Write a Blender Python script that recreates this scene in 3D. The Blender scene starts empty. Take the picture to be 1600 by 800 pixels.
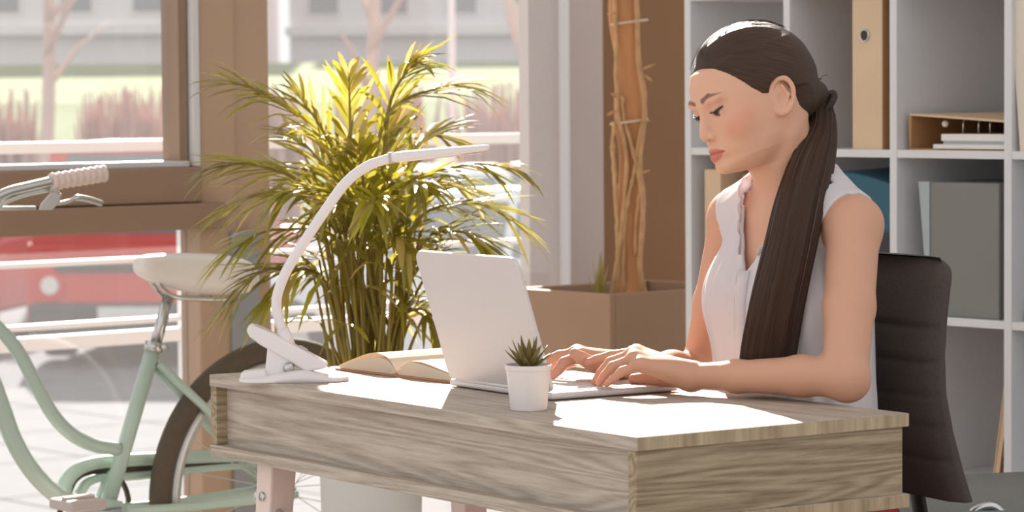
import bpy, bmesh, math, random
import numpy as np
from mathutils import Matrix, Vector

random.seed(7)
rng = np.random.default_rng(7)
SC = bpy.context.scene
COL = SC.collection

# ------------------------------------------------------------------ camera
FPX = 4730.0
PITCH, ROLL = math.radians(3.05), math.radians(0.45)
CAMP = np.array([0.0, 0.0, 1.2])
_fw = np.array([0, math.cos(PITCH), -math.sin(PITCH)])
_u0 = np.array([0, math.sin(PITCH), math.cos(PITCH)])
_r0 = np.array([1.0, 0, 0])
_rr = _r0 * math.cos(ROLL) - _u0 * math.sin(ROLL)
_uu = _u0 * math.cos(ROLL) + _r0 * math.sin(ROLL)
cam_d = bpy.data.cameras.new('camera')
cam_d.sensor_width = 36.0
cam_d.lens = FPX / 1600 * 36.0
cam_d.clip_start = 0.1
cam_d.clip_end = 400
cam_d.dof.use_dof = True
cam_d.dof.focus_distance = 4.75
cam_d.dof.aperture_fstop = 9.0
cam = bpy.data.objects.new('camera', cam_d)
cm = Matrix.Identity(4)
for i in range(3):
    cm[i][0], cm[i][1], cm[i][2], cm[i][3] = _rr[i], _uu[i], -_fw[i], CAMP[i]
cam.matrix_world = cm
COL.objects.link(cam)
SC.camera = cam

# ------------------------------------------------------------------ light
SC.view_settings.view_transform = 'Standard'
SC.view_settings.look = 'None'
SC.view_settings.gamma = 1.0
SC.view_settings.exposure = 0.0
SC.view_settings.use_curve_mapping = False
W = bpy.data.worlds.new('world')
SC.world = W
W.use_nodes = True
_bg = W.node_tree.nodes['Background']
_bg.inputs[0].default_value = (0.97, 0.985, 1.0, 1)
_bg.inputs[1].default_value = 0.98
SUN_EL, SUN_AZ = math.radians(29.0), math.radians(6.5)
_sd = Vector((math.sin(SUN_AZ) * math.cos(SUN_EL), -math.cos(SUN_AZ) * math.cos(SUN_EL), -math.sin(SUN_EL)))
sun_d = bpy.data.lights.new('sun', 'SUN')
sun_d.energy = 15.5
sun_d.angle = math.radians(0.7)
sun_d.color = (1.0, 0.925, 0.84)
sun = bpy.data.objects.new('sun', sun_d)
sun.rotation_euler = _sd.to_track_quat('-Z', 'Y').to_euler()
sun.location = (-1, 12, 8)
COL.objects.link(sun)


# ------------------------------------------------------------------ measuring helpers
def ray(px, py):
    return _fw + _rr * (px - 800) / FPX + _uu * (400 - py) / FPX


def at(px, py, Y):
    d = ray(px, py)
    return CAMP + d * (Y / d[1])


def atz(px, py, z):
    d = ray(px, py)
    return CAMP + d * ((z - 1.2) / d[2])


def onplane(px, py, p0, n):
    d = ray(px, py)
    p0 = np.asarray(p0, float); n = np.asarray(n, float)
    return CAMP + d * (np.dot(p0 - CAMP, n) / np.dot(d, n))


def lin(r, g, b):
    def f(c):
        c /= 255.0
        return c / 12.92 if c <= 0.04045 else ((c + 0.055) / 1.055) ** 2.4
    return (f(r), f(g), f(b), 1.0)


# ------------------------------------------------------------------ materials
MATS = {}


def mat(name, rgb, rough=0.6, metal=0.0, spec=0.5, var=0.0, vscale=8.0, bump=0.0, bscale=60.0,
        sss=0.0, trans=0.0, attr=None, stretch=(1, 1, 1), coat=0.0):
    if name in MATS:
        return MATS[name]
    m = bpy.data.materials.new(name)
    m.use_nodes = True
    nt = m.node_tree
    b = nt.nodes['Principled BSDF']
    b.inputs['Base Color'].default_value = lin(*rgb)
    b.inputs['Roughness'].default_value = rough
    b.inputs['Metallic'].default_value = metal
    b.inputs['Specular IOR Level'].default_value = spec
    b.inputs['Coat Weight'].default_value = coat
    if sss:
        b.inputs['Subsurface Weight'].default_value = sss
        b.inputs['Subsurface Radius'].default_value = (0.012, 0.005, 0.003)
        b.inputs['Subsurface Scale'].default_value = 1.0
    tc = nt.nodes.new('ShaderNodeTexCoord')
    mp = nt.nodes.new('ShaderNodeMapping')
    mp.inputs['Scale'].default_value = stretch
    nt.links.new(tc.outputs['Object'], mp.inputs['Vector'])
    src = None
    if attr:
        a = nt.nodes.new('ShaderNodeAttribute'); a.attribute_name = attr
        src = a.outputs['Color']
    if var:
        nz = nt.nodes.new('ShaderNodeTexNoise'); nz.inputs['Scale'].default_value = vscale
        nz.inputs['Detail'].default_value = 5
        nt.links.new(mp.outputs['Vector'], nz.inputs['Vector'])
        hs = nt.nodes.new('ShaderNodeHueSaturation')
        mr = nt.nodes.new('ShaderNodeMapRange')
        mr.inputs['From Min'].default_value = 0.25; mr.inputs['From Max'].default_value = 0.75
        mr.inputs['To Min'].default_value = 1 - var; mr.inputs['To Max'].default_value = 1 + var
        nt.links.new(nz.outputs['Fac'], mr.inputs['Value'])
        nt.links.new(mr.outputs['Result'], hs.inputs['Value'])
        if src is not None:
            nt.links.new(src, hs.inputs['Color'])
        else:
            hs.inputs['Color'].default_value = lin(*rgb)
        src = hs.outputs['Color']
    if src is not None:
        nt.links.new(src, b.inputs['Base Color'])
    if bump:
        n2 = nt.nodes.new('ShaderNodeTexNoise'); n2.inputs['Scale'].default_value = bscale
        n2.inputs['Detail'].default_value = 4
        nt.links.new(mp.outputs['Vector'], n2.inputs['Vector'])
        bp = nt.nodes.new('ShaderNodeBump'); bp.inputs['Strength'].default_value = bump
        bp.inputs['Distance'].default_value = 0.002
        nt.links.new(n2.outputs['Fac'], bp.inputs['Height'])
        nt.links.new(bp.outputs['Normal'], b.inputs['Normal'])
    if trans:
        out = nt.nodes['Material Output']
        tr = nt.nodes.new('ShaderNodeBsdfTranslucent')
        mx = nt.nodes.new('ShaderNodeMixShader'); mx.inputs[0].default_value = trans
        if src is not None:
            nt.links.new(src, tr.inputs['Color'])
        else:
            tr.inputs['Color'].default_value = lin(*rgb)
        nt.links.new(b.outputs[0], mx.inputs[1]); nt.links.new(tr.outputs[0], mx.inputs[2])
        nt.links.new(mx.outputs[0], out.inputs['Surface'])
    MATS[name] = m
    return m


def wood(name, c1, c2, grain=(40, 1.6, 40), ring=0.35, rough=0.55, off=(0, 0, 0)):
    """fine grain stretched along the axis with the small scale"""
    if name in MATS:
        return MATS[name]
    m = bpy.data.materials.new(name); m.use_nodes = True
    nt = m.node_tree; b = nt.nodes['Principled BSDF']
    b.inputs['Roughness'].default_value = rough
    b.inputs['Specular IOR Level'].default_value = 0.35
    tc = nt.nodes.new('ShaderNodeTexCoord'); mp = nt.nodes.new('ShaderNodeMapping')
    mp.inputs['Scale'].default_value = grain
    mp.inputs['Location'].default_value = off
    nt.links.new(tc.outputs['Object'], mp.inputs['Vector'])
    n1 = nt.nodes.new('ShaderNodeTexNoise'); n1.inputs['Scale'].default_value = 3.2
    n1.inputs['Detail'].default_value = 8; n1.inputs['Roughness'].default_value = 0.68
    nt.links.new(mp.outputs['Vector'], n1.inputs['Vector'])
    m2 = nt.nodes.new('ShaderNodeMapping')
    m2.inputs['Scale'].default_value = tuple(g * 0.16 for g in grain)
    m2.inputs['Location'].default_value = off
    nt.links.new(tc.outputs['Object'], m2.inputs['Vector'])
    n2 = nt.nodes.new('ShaderNodeTexNoise'); n2.inputs['Scale'].default_value = 1.6
    n2.inputs['Detail'].default_value = 1.0; n2.inputs['Distortion'].default_value = 0.6
    nt.links.new(m2.outputs['Vector'], n2.inputs['Vector'])
    mu = nt.nodes.new('ShaderNodeMath'); mu.operation = 'MULTIPLY'; mu.inputs[1].default_value = 60
    nt.links.new(n2.outputs['Fac'], mu.inputs[0])
    sn = nt.nodes.new('ShaderNodeMath'); sn.operation = 'SINE'
    nt.links.new(mu.outputs[0], sn.inputs[0])
    ma = nt.nodes.new('ShaderNodeMath'); ma.operation = 'MULTIPLY_ADD'
    ma.inputs[1].default_value = ring * 0.25
    nt.links.new(sn.outputs[0], ma.inputs[0]); nt.links.new(n1.outputs['Fac'], ma.inputs[2])
    cr = nt.nodes.new('ShaderNodeValToRGB')
    cr.color_ramp.elements[0].position = 0.25; cr.color_ramp.elements[0].color = lin(*c1)
    cr.color_ramp.elements[1].position = 0.75; cr.color_ramp.elements[1].color = lin(*c2)
    nt.links.new(ma.outputs[0], cr.inputs[0])
    nt.links.new(cr.outputs[0], b.inputs['Base Color'])
    bp = nt.nodes.new('ShaderNodeBump'); bp.inputs['Strength'].default_value = 0.25
    bp.inputs['Distance'].default_value = 0.001
    nt.links.new(ma.outputs[0], bp.inputs['Height']); nt.links.new(bp.outputs[0], b.inputs['Normal'])
    MATS[name] = m
    return m


def hairmat(name, c1, c2, rough=0.45):
    """strands follow the 'strand' attribute (x: across the lock, y: along it)"""
    m = bpy.data.materials.new(name); m.use_nodes = True
    nt = m.node_tree; b = nt.nodes['Principled BSDF']
    b.inputs['Roughness'].default_value = rough
    b.inputs['Specular IOR Level'].default_value = 0.35
    a = nt.nodes.new('ShaderNodeAttribute'); a.attribute_name = 'strand'
    mp = nt.nodes.new('ShaderNodeMapping'); mp.inputs['Scale'].default_value = (15, 1.2, 1)
    nt.links.new(a.outputs['Vector'], mp.inputs['Vector'])
    n = nt.nodes.new('ShaderNodeTexNoise'); n.inputs['Scale'].default_value = 1.0
    n.inputs['Detail'].default_value = 6; n.inputs['Roughness'].default_value = 0.72
    nt.links.new(mp.outputs['Vector'], n.inputs['Vector'])
    cr = nt.nodes.new('ShaderNodeValToRGB')
    cr.color_ramp.elements[0].position = 0.32; cr.color_ramp.elements[0].color = lin(*c1)
    cr.color_ramp.elements[1].position = 0.72; cr.color_ramp.elements[1].color = lin(*c2)
    nt.links.new(n.outputs['Fac'], cr.inputs[0]); nt.links.new(cr.outputs[0], b.inputs['Base Color'])
    bp = nt.nodes.new('ShaderNodeBump'); bp.inputs['Strength'].default_value = 0.7
    bp.inputs['Distance'].default_value = 0.0025
    nt.links.new(n.outputs['Fac'], bp.inputs['Height']); nt.links.new(bp.outputs[0], b.inputs['Normal'])
    return m


# ------------------------------------------------------------------ object helpers
def tag(o, label=None, cat=None, group=None, kind=None):
    if label: o['label'] = label
    if cat: o['category'] = cat
    if group: o['group'] = group
    if kind: o['kind'] = kind
    return o


def thing(name, label, cat, loc=(0, 0, 0), rz=0.0, group=None, kind=None):
    o = bpy.data.objects.new(name, None)
    o.empty_display_size = 0.05
    COL.objects.link(o)
    o.location = loc; o.rotation_euler = (0, 0, rz)
    return tag(o, label, cat, group, kind)


def wmat(o):
    """world matrix without a depsgraph update"""
    m = Matrix.LocRotScale(o.location, o.rotation_euler, o.scale)
    return wmat(o.parent) @ m if o.parent else m


class MB:
    def __init__(s):
        s.v = []; s.f = []

    def add(s, vs, fs):
        b = len(s.v)
        s.v.extend([tuple(map(float, p)) for p in vs])
        s.f.extend([tuple(b + i for i in q) for q in fs])
        return s

    def box(s, lo, hi):
        x0, y0, z0 = lo; x1, y1, z1 = hi
        return s.add([(x0, y0, z0), (x1, y0, z0), (x1, y1, z0), (x0, y1, z0), (x0, y0, z1), (x1, y0, z1), (x1, y1, z1), (x0, y1, z1)],
                     [(3, 2, 1, 0), (4, 5, 6, 7), (0, 1, 5, 4), (1, 2, 6, 5), (2, 3, 7, 6), (3, 0, 4, 7)])

    def obox(s, c, ax, ay, az, sx, sy, sz):
        c, ax, ay, az = [np.asarray(q, float) for q in (c, ax, ay, az)]
        vs = []
        for z in (-1, 1):
            for (x, y) in ((-1, -1), (1, -1), (1, 1), (-1, 1)):
                vs.append(c + ax * x * sx / 2 + ay * y * sy / 2 + az * z * sz / 2)
        return s.add(vs, [(3, 2, 1, 0), (4, 5, 6, 7), (0, 1, 5, 4), (1, 2, 6, 5), (2, 3, 7, 6), (3, 0, 4, 7)])

    def loft(s, secs, cap=True, closed=False):
        n = len(secs[0]); vs = [p for q in secs for p in q]; fs = []
        m = len(secs)
        for i in range(m if closed else m - 1):
            a = i * n; b = ((i + 1) % m) * n
            for j in range(n):
                k = (j + 1) % n
                fs.append((a + j, a + k, b + k, b + j))
        if cap and not closed:
            fs.append(tuple(range(n - 1, -1, -1)))
            fs.append(tuple((m - 1) * n + j for j in range(n)))
        return s.add(vs, fs)

    def tube(s, path, r, seg=10, closed=False, flat=1.0, up=None, cap=True):
        P = [np.asarray(p, float) for p in path]; n = len(P)
        R = r if hasattr(r, '__len__') else [r] * n
        prev = None; secs = []
        for i in range(n):
            if closed:
                t = P[(i + 1) % n] - P[i - 1]
            else:
                t = P[min(i + 1, n - 1)] - P[max(i - 1, 0)]
            t = t / (np.linalg.norm(t) + 1e-12)
            if prev is None:
                h = np.array(up, float) if up is not None else (np.array([0, 0, 1.0]) if abs(t[2]) < 0.9 else np.array([1.0, 0, 0]))
            else:
                h = prev
            a = h - t * np.dot(h, t); a /= np.linalg.norm(a) + 1e-12
            prev = a
            b = np.cross(t, a)
            secs.append([P[i] + R[i] * (a * math.cos(q) * flat + b * math.sin(q)) for q in [2 * math.pi * k / seg for k in range(seg)]])
        return s.loft(secs, cap=cap, closed=closed)

    def lathe(s, prof, c=(0, 0, 0), seg=32, cap=False):
        c = np.asarray(c, float)
        secs = [[c + np.array([r * math.cos(2 * math.pi * k / seg), r * math.sin(2 * math.pi * k / seg), z]) for k in range(seg)] for (r, z) in prof]
        return s.loft(secs, cap=cap)

    def prism(s, poly, ax, ay, ext, c=(0, 0, 0)):
        """polygon (a,b) in plane ax,ay extruded by vector ext (centred)"""
        c, ax, ay, ext = [np.asarray(q, float) for q in (c, ax, ay, ext)]
        A = [c + ax * p[0] + ay * p[1] - ext / 2 for p in poly]
        B = [c + ax * p[0] + ay * p[1] + ext / 2 for p in poly]
        return s.loft([A, B])

    def ball(s, c, r, seg=16, rings=10, M=None):
        c = np.asarray(c, float); rr = np.asarray(r if hasattr(r, '__len__') else (r, r, r), float)
        M = np.eye(3) if M is None else np.asarray(M, float)
        secs = []
        for i in range(rings + 1):
            th = math.pi * (i + 0.001) / (rings + 0.002)
            secs.append([c + (rr * np.array([math.sin(th) * math.cos(2 * math.pi * k / seg), math.sin(th) * math.sin(2 * math.pi * k / seg), -math.cos(th)])) @ M for k in range(seg)])
        return s.loft(secs)

    def build(s, name, m, parent=None, world=False, smooth=False, bevel=0.0, sub=0, segs=2, auto=None):
        v = np.array(s.v)
        if world and parent is not None:
            inv = np.array(wmat(parent).inverted())
            v = v @ inv[:3, :3].T + inv[:3, 3]
        me = bpy.data.meshes.new(name)
        me.from_pydata([tuple(p) for p in v], [], s.f)
        bm = bmesh.new(); bm.from_mesh(me)
        bmesh.ops.recalc_face_normals(bm, faces=bm.faces)
        bm.to_mesh(me); bm.free()
        if smooth:
            me.polygons.foreach_set('use_smooth', [True] * len(me.polygons))
        if m: me.materials.append(m)
        o = bpy.data.objects.new(name, me); COL.objects.link(o)
        if parent is not None: o.parent = parent
        if bevel:
            bv = o.modifiers.new('bevel', 'BEVEL'); bv.width = bevel; bv.segments = segs; bv.limit_method = 'ANGLE'
            bv.angle_limit = math.radians(40)
        if sub:
            sd = o.modifiers.new('sub', 'SUBSURF'); sd.levels = sub; sd.render_levels = sub
        if auto:
            me.polygons.foreach_set('use_smooth', [True] * len(me.polygons))
            bm = bmesh.new(); bm.from_mesh(me)
            for e in bm.edges:
                if len(e.link_faces) == 2 and e.calc_face_angle(0) > math.radians(auto): e.smooth = False
            bm.to_mesh(me); bm.free()
        return o


def link(name, me, parent=None, m=None):
    o = bpy.data.objects.new(name, me); COL.objects.link(o)
    if parent is not None: o.parent = parent
    return o


def spline(pts, n=40):
    """Catmull-Rom through points (any dimension)"""
    P = np.asarray(pts, float)
    P = np.vstack([2 * P[0] - P[1], P, 2 * P[-1] - P[-2]])
    m = len(P) - 3; out = []
    for t in np.linspace(0, m - 1e-9, n):
        i = int(t); f = t - i
        a, b, c, d = P[i], P[i + 1], P[i + 2], P[i + 3]
        out.append(0.5 * ((2 * b) + (c - a) * f + (2 * a - 5 * b + 4 * c - d) * f * f + (3 * b - a - 3 * c + d) * f ** 3))
    return np.array(out)


def rot2(deg):
    a = math.radians(deg)
    return np.array([math.cos(a), math.sin(a), 0.0])


# room axes: U_ along the window wall (receding to the right), V_ along the bookshelf (receding to the left)
UANG = 40.17
U_ = rot2(UANG); V_ = rot2(UANG + 90); Z_ = np.array([0, 0, 1.0])
WALL0 = np.array([0.0, 7.70, 0.0])


def onwall(px, py, off=0.0):
    """(s, z) on the plane parallel to the window wall, off metres beyond it"""
    p = onplane(px, py, WALL0 + V_ * off, V_)
    return float(np.dot(p - WALL0, U_)), float(p[2])

# ------------------------------------------------------------------ the room shell
M_frame = mat('flare_lit_bronze_frame', (186, 156, 130), 0.5, var=0.06, vscale=3)  # paler than the frame itself: warm lens flare is put into the colour
M_frame_d = mat('brown_transom', (148, 120, 98), 0.5, var=0.06, vscale=3)
M_alu = mat('white_window_seal', (215, 212, 212), 0.4)
M_pil = mat('flare_lit_taupe_pilaster', (186, 172, 166), 0.7, var=0.04, vscale=4)  # brown jamb paled by flare, painted into the base colour
M_brown = mat('dark_brown_wall', (130, 94, 62), 0.8, var=0.08, vscale=3, bump=0.2)
M_wallw = mat('warm_white_wall', (240, 234, 228), 0.85, var=0.03, bump=0.1)
M_floor = wood('grey_oak_floor', (150, 140, 130), (185, 176, 166), grain=(1.2, 9, 9))


def glassmat():
    m = bpy.data.materials.new('veiled_window_glass'); m.use_nodes = True
    nt = m.node_tree; out = nt.nodes['Material Output']
    nt.nodes.remove(nt.nodes['Principled BSDF'])
    tp = nt.nodes.new('ShaderNodeBsdfTransparent'); tp.inputs[0].default_value = (0.97, 0.97, 0.97, 1)
    tl = nt.nodes.new('ShaderNodeBsdfTranslucent'); tl.inputs[0].default_value = (1.0, 0.97, 0.95, 1)
    gl = nt.nodes.new('ShaderNodeBsdfGlossy'); gl.inputs['Roughness'].default_value = 0.02
    a = nt.nodes.new('ShaderNodeMixShader'); a.inputs[0].default_value = 0.03  # translucent share lays a whitening haze over the view outside
    b = nt.nodes.new('ShaderNodeMixShader'); b.inputs[0].default_value = 0.035
    nt.links.new(tp.outputs[0], a.inputs[1]); nt.links.new(tl.outputs[0], a.inputs[2])
    nt.links.new(a.outputs[0], b.inputs[1]); nt.links.new(gl.outputs[0], b.inputs[2])
    nt.links.new(b.outputs[0], out.inputs['Surface'])
    return m


M_glass = glassmat()
ROOM = (float(WALL0[0]), float(WALL0[1]), 0.0)
RZ = math.radians(UANG)


def struct(name, kind='structure'):
    o = bpy.data.objects.new(name, None); o.empty_display_size = 0.1
    COL.objects.link(o); o.location = ROOM; o.rotation_euler = (0, 0, RZ)
    o['kind'] = kind
    return o


S413 = onwall(413, 100)[0]; S295 = onwall(296, 100)[0]; S880 = onwall(880, 200)[0]
S890 = onwall(889, 200)[0]; S942 = onwall(942, 200)[0]; S272 = onwall(272, 150)[0]
ZT1 = onwall(140, 264)[1]; ZT0 = onwall(140, 363)[1]
SL = -4.6      # far left end of the glazing, out of frame
HGT = 3.6
SR = 1.35      # room corner behind the bookshelf
# floor and ceiling
fl = MB().box((SL, -9.5, -0.12), (SR + 0.2, 0.12, 0.0)).build('floor', M_floor)
fl.location = ROOM; fl.rotation_euler = (0, 0, RZ); fl['kind'] = 'structure'
ce = MB().box((SL, -3.2, HGT), (SR + 0.2, 0.25, HGT + 0.15)).build('ceiling', M_wallw)
ce.location = ROOM; ce.rotation_euler = (0, 0, RZ); ce['kind'] = 'structure'
# solid brown wall to the right of the window
wb = MB().box((S942, 0.0, 0.0), (SR + 0.2, 0.2, HGT)).build('wall_back', M_brown)
wb.location = ROOM; wb.rotation_euler = (0, 0, RZ); wb['kind'] = 'structure'
# pilaster: window jamb, standing slightly proud
pj = MB().box((S890, -0.004, 0.0), (S942, 0.2, HGT)).build('trim_1', M_pil, bevel=0.004)
pj.location = ROOM; pj.rotation_euler = (0, 0, RZ); pj['kind'] = 'structure'

# window 1: the left one, with a heavy transom
w1 = struct('window_1')
MB().box((S295, -0.03, 0.0), (S295 + (S413 - S295) * 0.5, 0.05, HGT)).build('window_frame', M_frame, w1, bevel=0.004)
MB().box((S295 + (S413 - S295) * 0.5, -0.018, 0.0), (S413, 0.05, HGT)).build('window_frame', M_frame, w1, bevel=0.004)
MB().box((SL, -0.05, (ZT0 + ZT1) / 2 - 0.01), (S295, 0.09, ZT1)).build('transom', M_frame_d, w1, bevel=0.004)
MB().box((SL, -0.062, ZT0), (S295 + 0.06, 0.09, (ZT0 + ZT1) / 2 - 0.012)).build('transom', M_frame_d, w1, bevel=0.004)
MB().box((S272, -0.02, ZT1 + 0.002), (S272 + 0.022, 0.05, HGT)).build('window_seal', M_frame_d, w1)
MB().box((S272 + 0.028, -0.04, ZT1 + 0.002), (S272 + 0.044, 0.05, HGT)).build('window_seal', M_alu, w1)
MB().box((S272 + 0.052, -0.03, ZT1 + 0.002), (S295 - 0.016, 0.02, HGT)).build('window_seal', M_frame_d, w1)
MB().box((S295 - 0.014, -0.036, ZT1 + 0.002), (S295 - 0.002, 0.02, HGT)).build('window_seal', M_alu, w1)
MB().box((SL, -0.03, ZT1 + 0.001), (S272 + 0.02, 0.05, ZT1 + 0.014)).build('window_seal', M_alu, w1)
MB().box((SL, 0.0, 0.0), (S295, 0.09, 0.1)).build('window_sill', M_frame_d, w1)
MB().box((SL, 0.02, ZT1 + 0.014), (S272 + 0.01, 0.026, HGT)).build('pane', M_glass, w1)
MB().box((SL, 0.02, 0.1), (S295, 0.026, ZT0 - 0.001)).build('pane', M_glass, w1)
tg = MB().box((onwall(347, 450)[0], -0.045, 0.0), (onwall(389, 450)[0], -0.031, ZT0 - 0.01)).build('trim_2', mat('grey_mullion_front', (150, 152, 156), 0.5), bevel=0.002)  # thin grey box over the lower part of the mullion
tg.location = ROOM; tg.rotation_euler = (0, 0, RZ); tg['kind'] = 'structure'
# window 2: the tall one behind the palm
w2 = struct('window_2')
MB().box((S413 + 0.002, 0.02, 0.1), (S880 + 0.011, 0.026, HGT)).build('pane', M_glass, w2)
MB().box((S880 + 0.012, -0.008, 0.0), (S890 - 0.001, 0.03, HGT)).build('window_seal', M_alu, w2, bevel=0.002)
MB().box((S413 + 0.001, 0.0, 0.0), (S880 - 0.001, 0.09, 0.1)).build('window_sill', M_frame_d, w2)

# ------------------------------------------------------------------ bookshelf against the right wall
SHL = np.array([0.404, 6.926, 0.0])         # front left end, seen at x = 1076
s_shelf = float(np.dot(SHL - WALL0, U_)); t_shelf = float(np.dot(SHL - WALL0, V_))
SR_WALL = s_shelf + 0.40
wr = MB().box((SR_WALL, -9.5, 0.0), (SR_WALL + 0.12, t_shelf + 0.012, HGT)).build('wall_right', M_wallw)  # unseen near stretch lengthened to block ambient light from the right
wr.location = ROOM; wr.rotation_euler = (0, 0, RZ); wr['kind'] = 'structure'
M_shelf = mat('white_shelf_board', (222, 222, 224), 0.45, var=0.02)
CP, RP, TH = 0.3165, 0.350, 0.020            # column pitch, row pitch, board thickness
shelf = thing('bookshelf', 'white open cube bookshelf standing behind the woman', 'bookshelf', SHL, RZ)
# local axes of the shelf: x = depth (away from the room), y = along V_ (negative = towards the right of the photo)
NC, NR = 5, 5
ZB = 0.018
for j in range(NC + 1):
    MB().box((0, -j * CP - TH / 2, 0.0), (0.385, -j * CP + TH / 2, ZB + NR * RP + TH / 2)).build('upright_panel', M_shelf, shelf, bevel=0.0015)
for i in range(NR + 1):
    for j in range(NC):
        MB().box((0.001, -(j + 1) * CP + TH / 2, ZB + i * RP - 0.0085), (0.385, -j * CP - TH / 2, ZB + i * RP + 0.0085)).build('shelf_board', M_shelf, shelf, bevel=0.0015)


def cell(j, i):
    """(left y, right y, floor z) of a shelf cell in bookshelf axes: column j from the left, row i from the floor"""
    return -j * CP - TH / 2, -(j + 1) * CP + TH / 2, ZB + i * RP + 0.0085


def shelf_thing(name, label, cat, j, i, group=None):
    yl, yr, zf = cell(j, i)
    p = SHL + V_ * yl + np.array([0, 0, zf])
    return thing(name, label, cat, p, RZ, group)     # local: x depth, y negative to the right, z up from the board


M_beige = mat('beige_card', (218, 190, 158), 0.7, var=0.05, bump=0.15)
M_tan = mat('tan_card', (176, 132, 88), 0.7, var=0.05, bump=0.15)
M_cream = mat('cream_card', (226, 214, 200), 0.7, var=0.03)
M_grey_f = mat('grey_plastic_file', (128, 128, 124), 0.6, var=0.03)
M_greyl = mat('pale_blue_file_edge', (170, 180, 184), 0.5)
M_paper = mat('white_paper', (232, 228, 224), 0.8, var=0.02)
M_dark = mat('dark_hole_shade_rubber', (62, 50, 42), 0.7)
M_steel = mat('polished_steel', (200, 200, 200), 0.25, metal=1.0)
M_teal = mat('teal_plastic', (40, 92, 112), 0.5, var=0.06)
M_navy = mat('dark_navy_plastic', (52, 52, 62), 0.6)
M_red = mat('dark_red_card', (120, 46, 34), 0.6, var=0.05)
M_redb = mat('maroon_leather', (96, 44, 40), 0.5)


def binder(name, label, j, i, y0, w, h, m_front, m_side, x0=0.01, d=0.28, lean=0.0, hole=True, hole_z=0.76):
    o = shelf_thing(name, label, 'binder', j, i)
    yl = -y0; sh = math.tan(lean)
    def q(x, y, z): return (x, y - z * sh, z)
    m = MB()
    for (a, b) in (((x0, yl - w, 0.0), (x0 + 0.004, yl, h)),):
        pass
    vs = [q(x0, yl - w, 0), q(x0 + d, yl - w, 0), q(x0 + d, yl, 0), q(x0, yl, 0), q(x0, yl - w, h), q(x0 + d, yl - w, h), q(x0 + d, yl, h), q(x0, yl, h)]
    t = 0.003
    # three boards: spine and two covers, and a paper block
    MB().add([q(x0, yl - w, 0), q(x0 + t, yl - w, 0), q(x0 + t, yl, 0), q(x0, yl, 0), q(x0, yl - w, h), q(x0 + t, yl - w, h), q(x0 + t, yl, h), q(x0, yl, h)],
             [(3, 2, 1, 0), (4, 5, 6, 7), (0, 1, 5, 4), (1, 2, 6, 5), (2, 3, 7, 6), (3, 0, 4, 7)]).build('spine', m_front, o, bevel=0.001)
    for yy in (yl - w, yl - t):
        MB().add([q(x0 + t, yy, 0), q(x0 + d, yy, 0), q(x0 + d, yy + t, 0), q(x0 + t, yy + t, 0), q(x0 + t, yy, h), q(x0 + d, yy, h), q(x0 + d, yy + t, h), q(x0 + t, yy + t, h)],
                 [(3, 2, 1, 0), (4, 5, 6, 7), (0, 1, 5, 4), (1, 2, 6, 5), (2, 3, 7, 6), (3, 0, 4, 7)]).build('cover', m_side, o, bevel=0.001)
    MB().add([q(x0 + 0.03, yl - w + t * 1.5, 0.006), q(x0 + d - 0.01, yl - w + t * 1.5, 0.006), q(x0 + d - 0.01, yl - t * 1.5, 0.006), q(x0 + 0.03, yl - t * 1.5, 0.006),
              q(x0 + 0.03, yl - w + t * 1.5, h - 0.015), q(x0 + d - 0.01, yl - w + t * 1.5, h - 0.015), q(x0 + d - 0.01, yl - t * 1.5, h - 0.015), q(x0 + 0.03, yl - t * 1.5, h - 0.015)],
             [(3, 2, 1, 0), (4, 5, 6, 7), (0, 1, 5, 4), (1, 2, 6, 5), (2, 3, 7, 6), (3, 0, 4, 7)]).build('paper_block', M_paper, o)
    if hole:
        hz = h * hole_z; hy = yl - w * 0.42 - hz * sh
        rg = MB().tube([(x0 - 0.001, hy + 0.0125 * math.cos(a), hz + 0.0125 * math.sin(a)) for a in np.linspace(0, 2 * math.pi, 20, endpoint=False)], 0.0022, 6, closed=True)
        rg.build('finger_ring', M_steel, o, smooth=True)
        MB().tube([(x0 - 0.0012, hy, hz), (x0 + 0.001, hy, hz)], 0.0115, 16).build('finger_hole_shade', M_dark, o)  # solid dark disc: the shade inside the hole is its colour
    return o


def shelf_px(px, py, xo=0.0):
    """bookshelf axes (y, z) of a pixel on the front plane moved back by xo"""
    p = onplane(px, py, SHL + U_ * xo, U_)
    return float(np.dot(p - SHL, V_)), float(p[2])


def y_in(j, px, py=150, xo=0.01):
    yl, _, _ = cell(j, 0)
    return yl - shelf_px(px, py, xo)[0]


# row 3 = the row whose board is at about y = 240 in the photo
binder('ring_binder', 'tall beige binder with a round finger hole, standing right of her head', 1, 3, y_in(1, 1332), y_in(1, 1361) - y_in(1, 1332) + 0.032, 0.322, M_beige, M_tan)
binder('ring_binder', 'cream binder leaning at the right edge, nearest the next upright', 3, 3, 0.014, 0.055, 0.31, M_cream, M_beige, lean=math.radians(-5), hole=False)
binder('ring_binder', 'cream binder at the far right edge behind the leaning one', 3, 3, 0.085, 0.06, 0.31, M_cream, M_cream, lean=math.radians(-5), hole=False)
binder('box_file', 'beige box file standing in the cell behind her chin', 0, 2, y_in(0, 1101, 300), 0.052, 0.30, M_beige, M_beige, hole=False)
binder('box_file', 'brown box file next to the beige one behind her throat', 0, 2, y_in(0, 1140, 300), 0.12, 0.29, M_tan, M_tan, hole=False, x0=0.05)
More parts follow.
